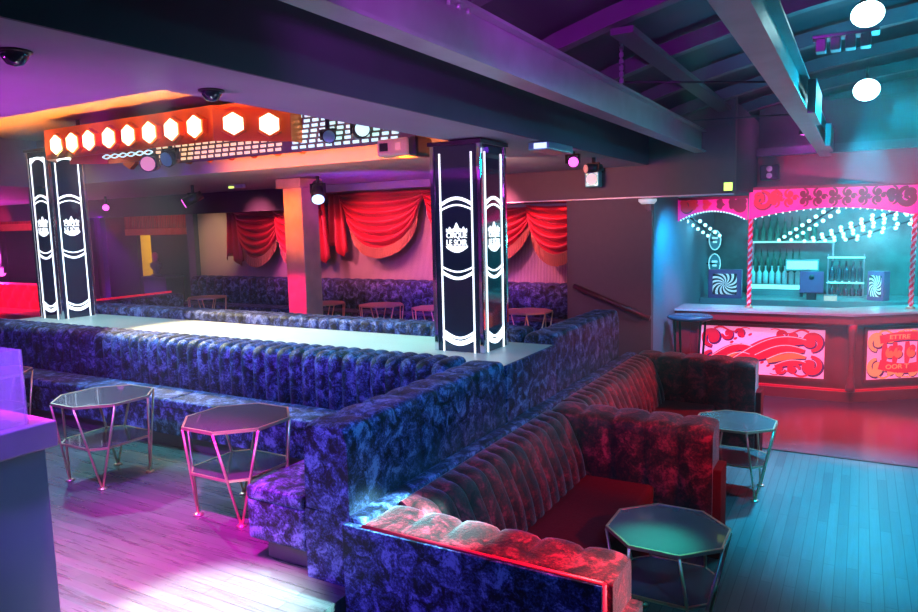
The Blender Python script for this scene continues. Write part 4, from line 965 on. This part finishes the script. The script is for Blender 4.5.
# swirl lightboxes
def swirl(label,x,y,z,w_,h_,rz):
    t=thing('swirl_lightbox',label,'lightbox',(x,y,z),rz); link('case',B(-w_/2,w_/2,0,0.16,0,h_,bev=0.01),M_TILLP,t)
    F=Frame((0,-0.001,h_/2),(1,0,0),(0,-1,0)); bm=bmesh.new(); fpoly(bm,F,rect(-w_*0.36,w_*0.36,-h_*0.36,h_*0.36),-0.004,0.004); link('face',bm,M_BLACK,t)
    bm=bmesh.new(); R=h_*0.36; Rx=w_*0.36
    for k in range(12):
        L_=[];
        for i in range(9):
            q=i/8; r=0.04+0.96*q; a=2*PI*k/12+1.1*q
            L_.append((r,a))
        def pt(r,a): 
            x_=Rx*1.3*r*math.cos(a); z_=R*1.3*r*math.sin(a); return (max(-Rx,min(Rx,x_)),max(-R,min(R,z_)))
        for (r0,a0),(r1,a1) in zip(L_,L_[1:]):
            w=PI/12
            q4=[pt(r0,a0-w/2),pt(r1,a1-w/2),pt(r1,a1+w/2),pt(r0,a0+w/2)]
            ar=sum(q4[i][0]*q4[(i+1)%4][1]-q4[(i+1)%4][0]*q4[i][1] for i in range(4))
            if abs(ar)<1e-6: continue
            try: fpoly(bm,F,q4,0.004,0.008)
            except Exception: pass
    link('swirl',bm,M_WHITE,t)
swirl('swirl patterned lightbox at left end of the back counter',-1.70,10.80,1.022,0.46,0.42,0.05)
swirl('swirl patterned lightbox at right end of the back counter',0.20,11.05,1.022,0.22,0.40,-0.5)
for z,lb in ((1.50,'lower small lit oval sign above the left swirl lightbox'),(1.86,'upper small lit oval sign above the left swirl lightbox')):
    t=thing('oval_sign',lb,'sign',(-1.93,11.3,z)); bm=bmesh.new(); F=Frame((0,0,0),(1,0,0),(0,-1,0))
    E=[(0.085*math.cos(k*PI/8),0.15*math.sin(k*PI/8)) for k in range(16)]; fpoly(bm,F,E,-0.02,0.0); link('board',bm,M_TEALMETAL,t)
    bm=bmesh.new(); p=E+[E[0]]; ribbon(bm,F,p,[0.012]*len(p),0,0.008); ribbon(bm,F,[(-0.04,0.03),(0.04,0.03)],[0.03]*2,0,0.006); ribbon(bm,F,[(-0.03,-0.03),(0.03,-0.03)],[0.03]*2,0,0.006); link('lit_outline',bm,M_LCD,t)
    link('wall_bracket',B(-0.12,0.0,0.0,0.02,-0.01,0.01),M_BLACK,t)
t=thing('till_screen','till monitor with purple back standing on the back counter','till',(-0.57,10.95,1.0)); link('stand',B(-0.06,0.06,0,0.1,0.02,0.14),M_BLACK,t); link('display',B(-0.15,0.15,-0.03,0.0,0.12,0.42,bev=0.01),M_TILLP,t); link('badge',lathe(bmesh.new(),[(0,0),(0.035,0),(0.035,0.006),(0,0.006)],n=16),M_BLACK,t,loc=(0,-0.03,0.34)).rotation_euler=(PI/2,0,0)
t=thing('menu_screen','bright cyan framed screen above the till behind the bar','screen',(-0.72,11.3,1.40)); link('frame',B(-0.22,0.22,0,0.03,0,0.17,bev=0.005),M_TEALMETAL,t); link('display',B(-0.20,0.20,-0.004,0,0.025,0.145),M_LCD,t); link('support',B(-0.02,0.02,0.03,0.5,0.05,0.09),M_BLACK,t); link('support_leg',B(-0.02,0.02,0.03,0.05,-0.38,0.1),M_BLACK,t)
t=thing('receipt_box','small orange lit box on the back counter right of till','box',(-0.33,10.93,1.021)); link('body',B(-0.08,0.08,-0.04,0.04,0,0.07,bev=0.006),M_PAPER,t); link('lid',B(-0.082,0.082,-0.042,0.042,0.07,0.078),M_SHELF,t)

# ------------------------------------------------------------------ club haze, thicker under the cyan lamps and in the far left corner
m=bpy.data.materials.new('haze'); m.use_nodes=True; nt=m.node_tree; nt.nodes.clear(); LK=nt.links
o_=nt.nodes.new('ShaderNodeOutputMaterial'); v_=nt.nodes.new('ShaderNodeVolumeScatter'); v_.inputs['Anisotropy'].default_value=0.35
tc=nt.nodes.new('ShaderNodeNewGeometry'); acc=None
for c,r,amt in (((0.6,6.2,2.6),3.0,0.034),((-0.8,4.2,3.5),1.3,0.04),((-12.9,9.0,1.6),2.6,0.06),((0.1,10.6,1.9),1.0,0.10)):
    d=nt.nodes.new('ShaderNodeVectorMath'); d.operation='DISTANCE'; d.inputs[1].default_value=c; LK.new(tc.outputs['Position'],d.inputs[0])
    mr=nt.nodes.new('ShaderNodeMapRange'); mr.interpolation_type='SMOOTHSTEP'; mr.inputs[1].default_value=r; mr.inputs[2].default_value=0.0; mr.inputs[3].default_value=0.0; mr.inputs[4].default_value=amt; LK.new(d.outputs['Value'],mr.inputs[0])
    if acc is None: acc=mr.outputs[0]
    else:
        ad=nt.nodes.new('ShaderNodeMath'); ad.operation='ADD'; LK.new(acc,ad.inputs[0]); LK.new(mr.outputs[0],ad.inputs[1]); acc=ad.outputs[0]
ad=nt.nodes.new('ShaderNodeMath'); ad.operation='ADD'; ad.inputs[1].default_value=0.004; LK.new(acc,ad.inputs[0]); LK.new(ad.outputs[0],v_.inputs['Density'])
LK.new(v_.outputs[0],o_.inputs['Volume'])
o=link('haze',B(-21.9,4.9,-2.9,12.5,-0.05,3.9),m); tag(o,'thin haze filling the room, brightest below the cyan lamps','haze',kind='stuff')
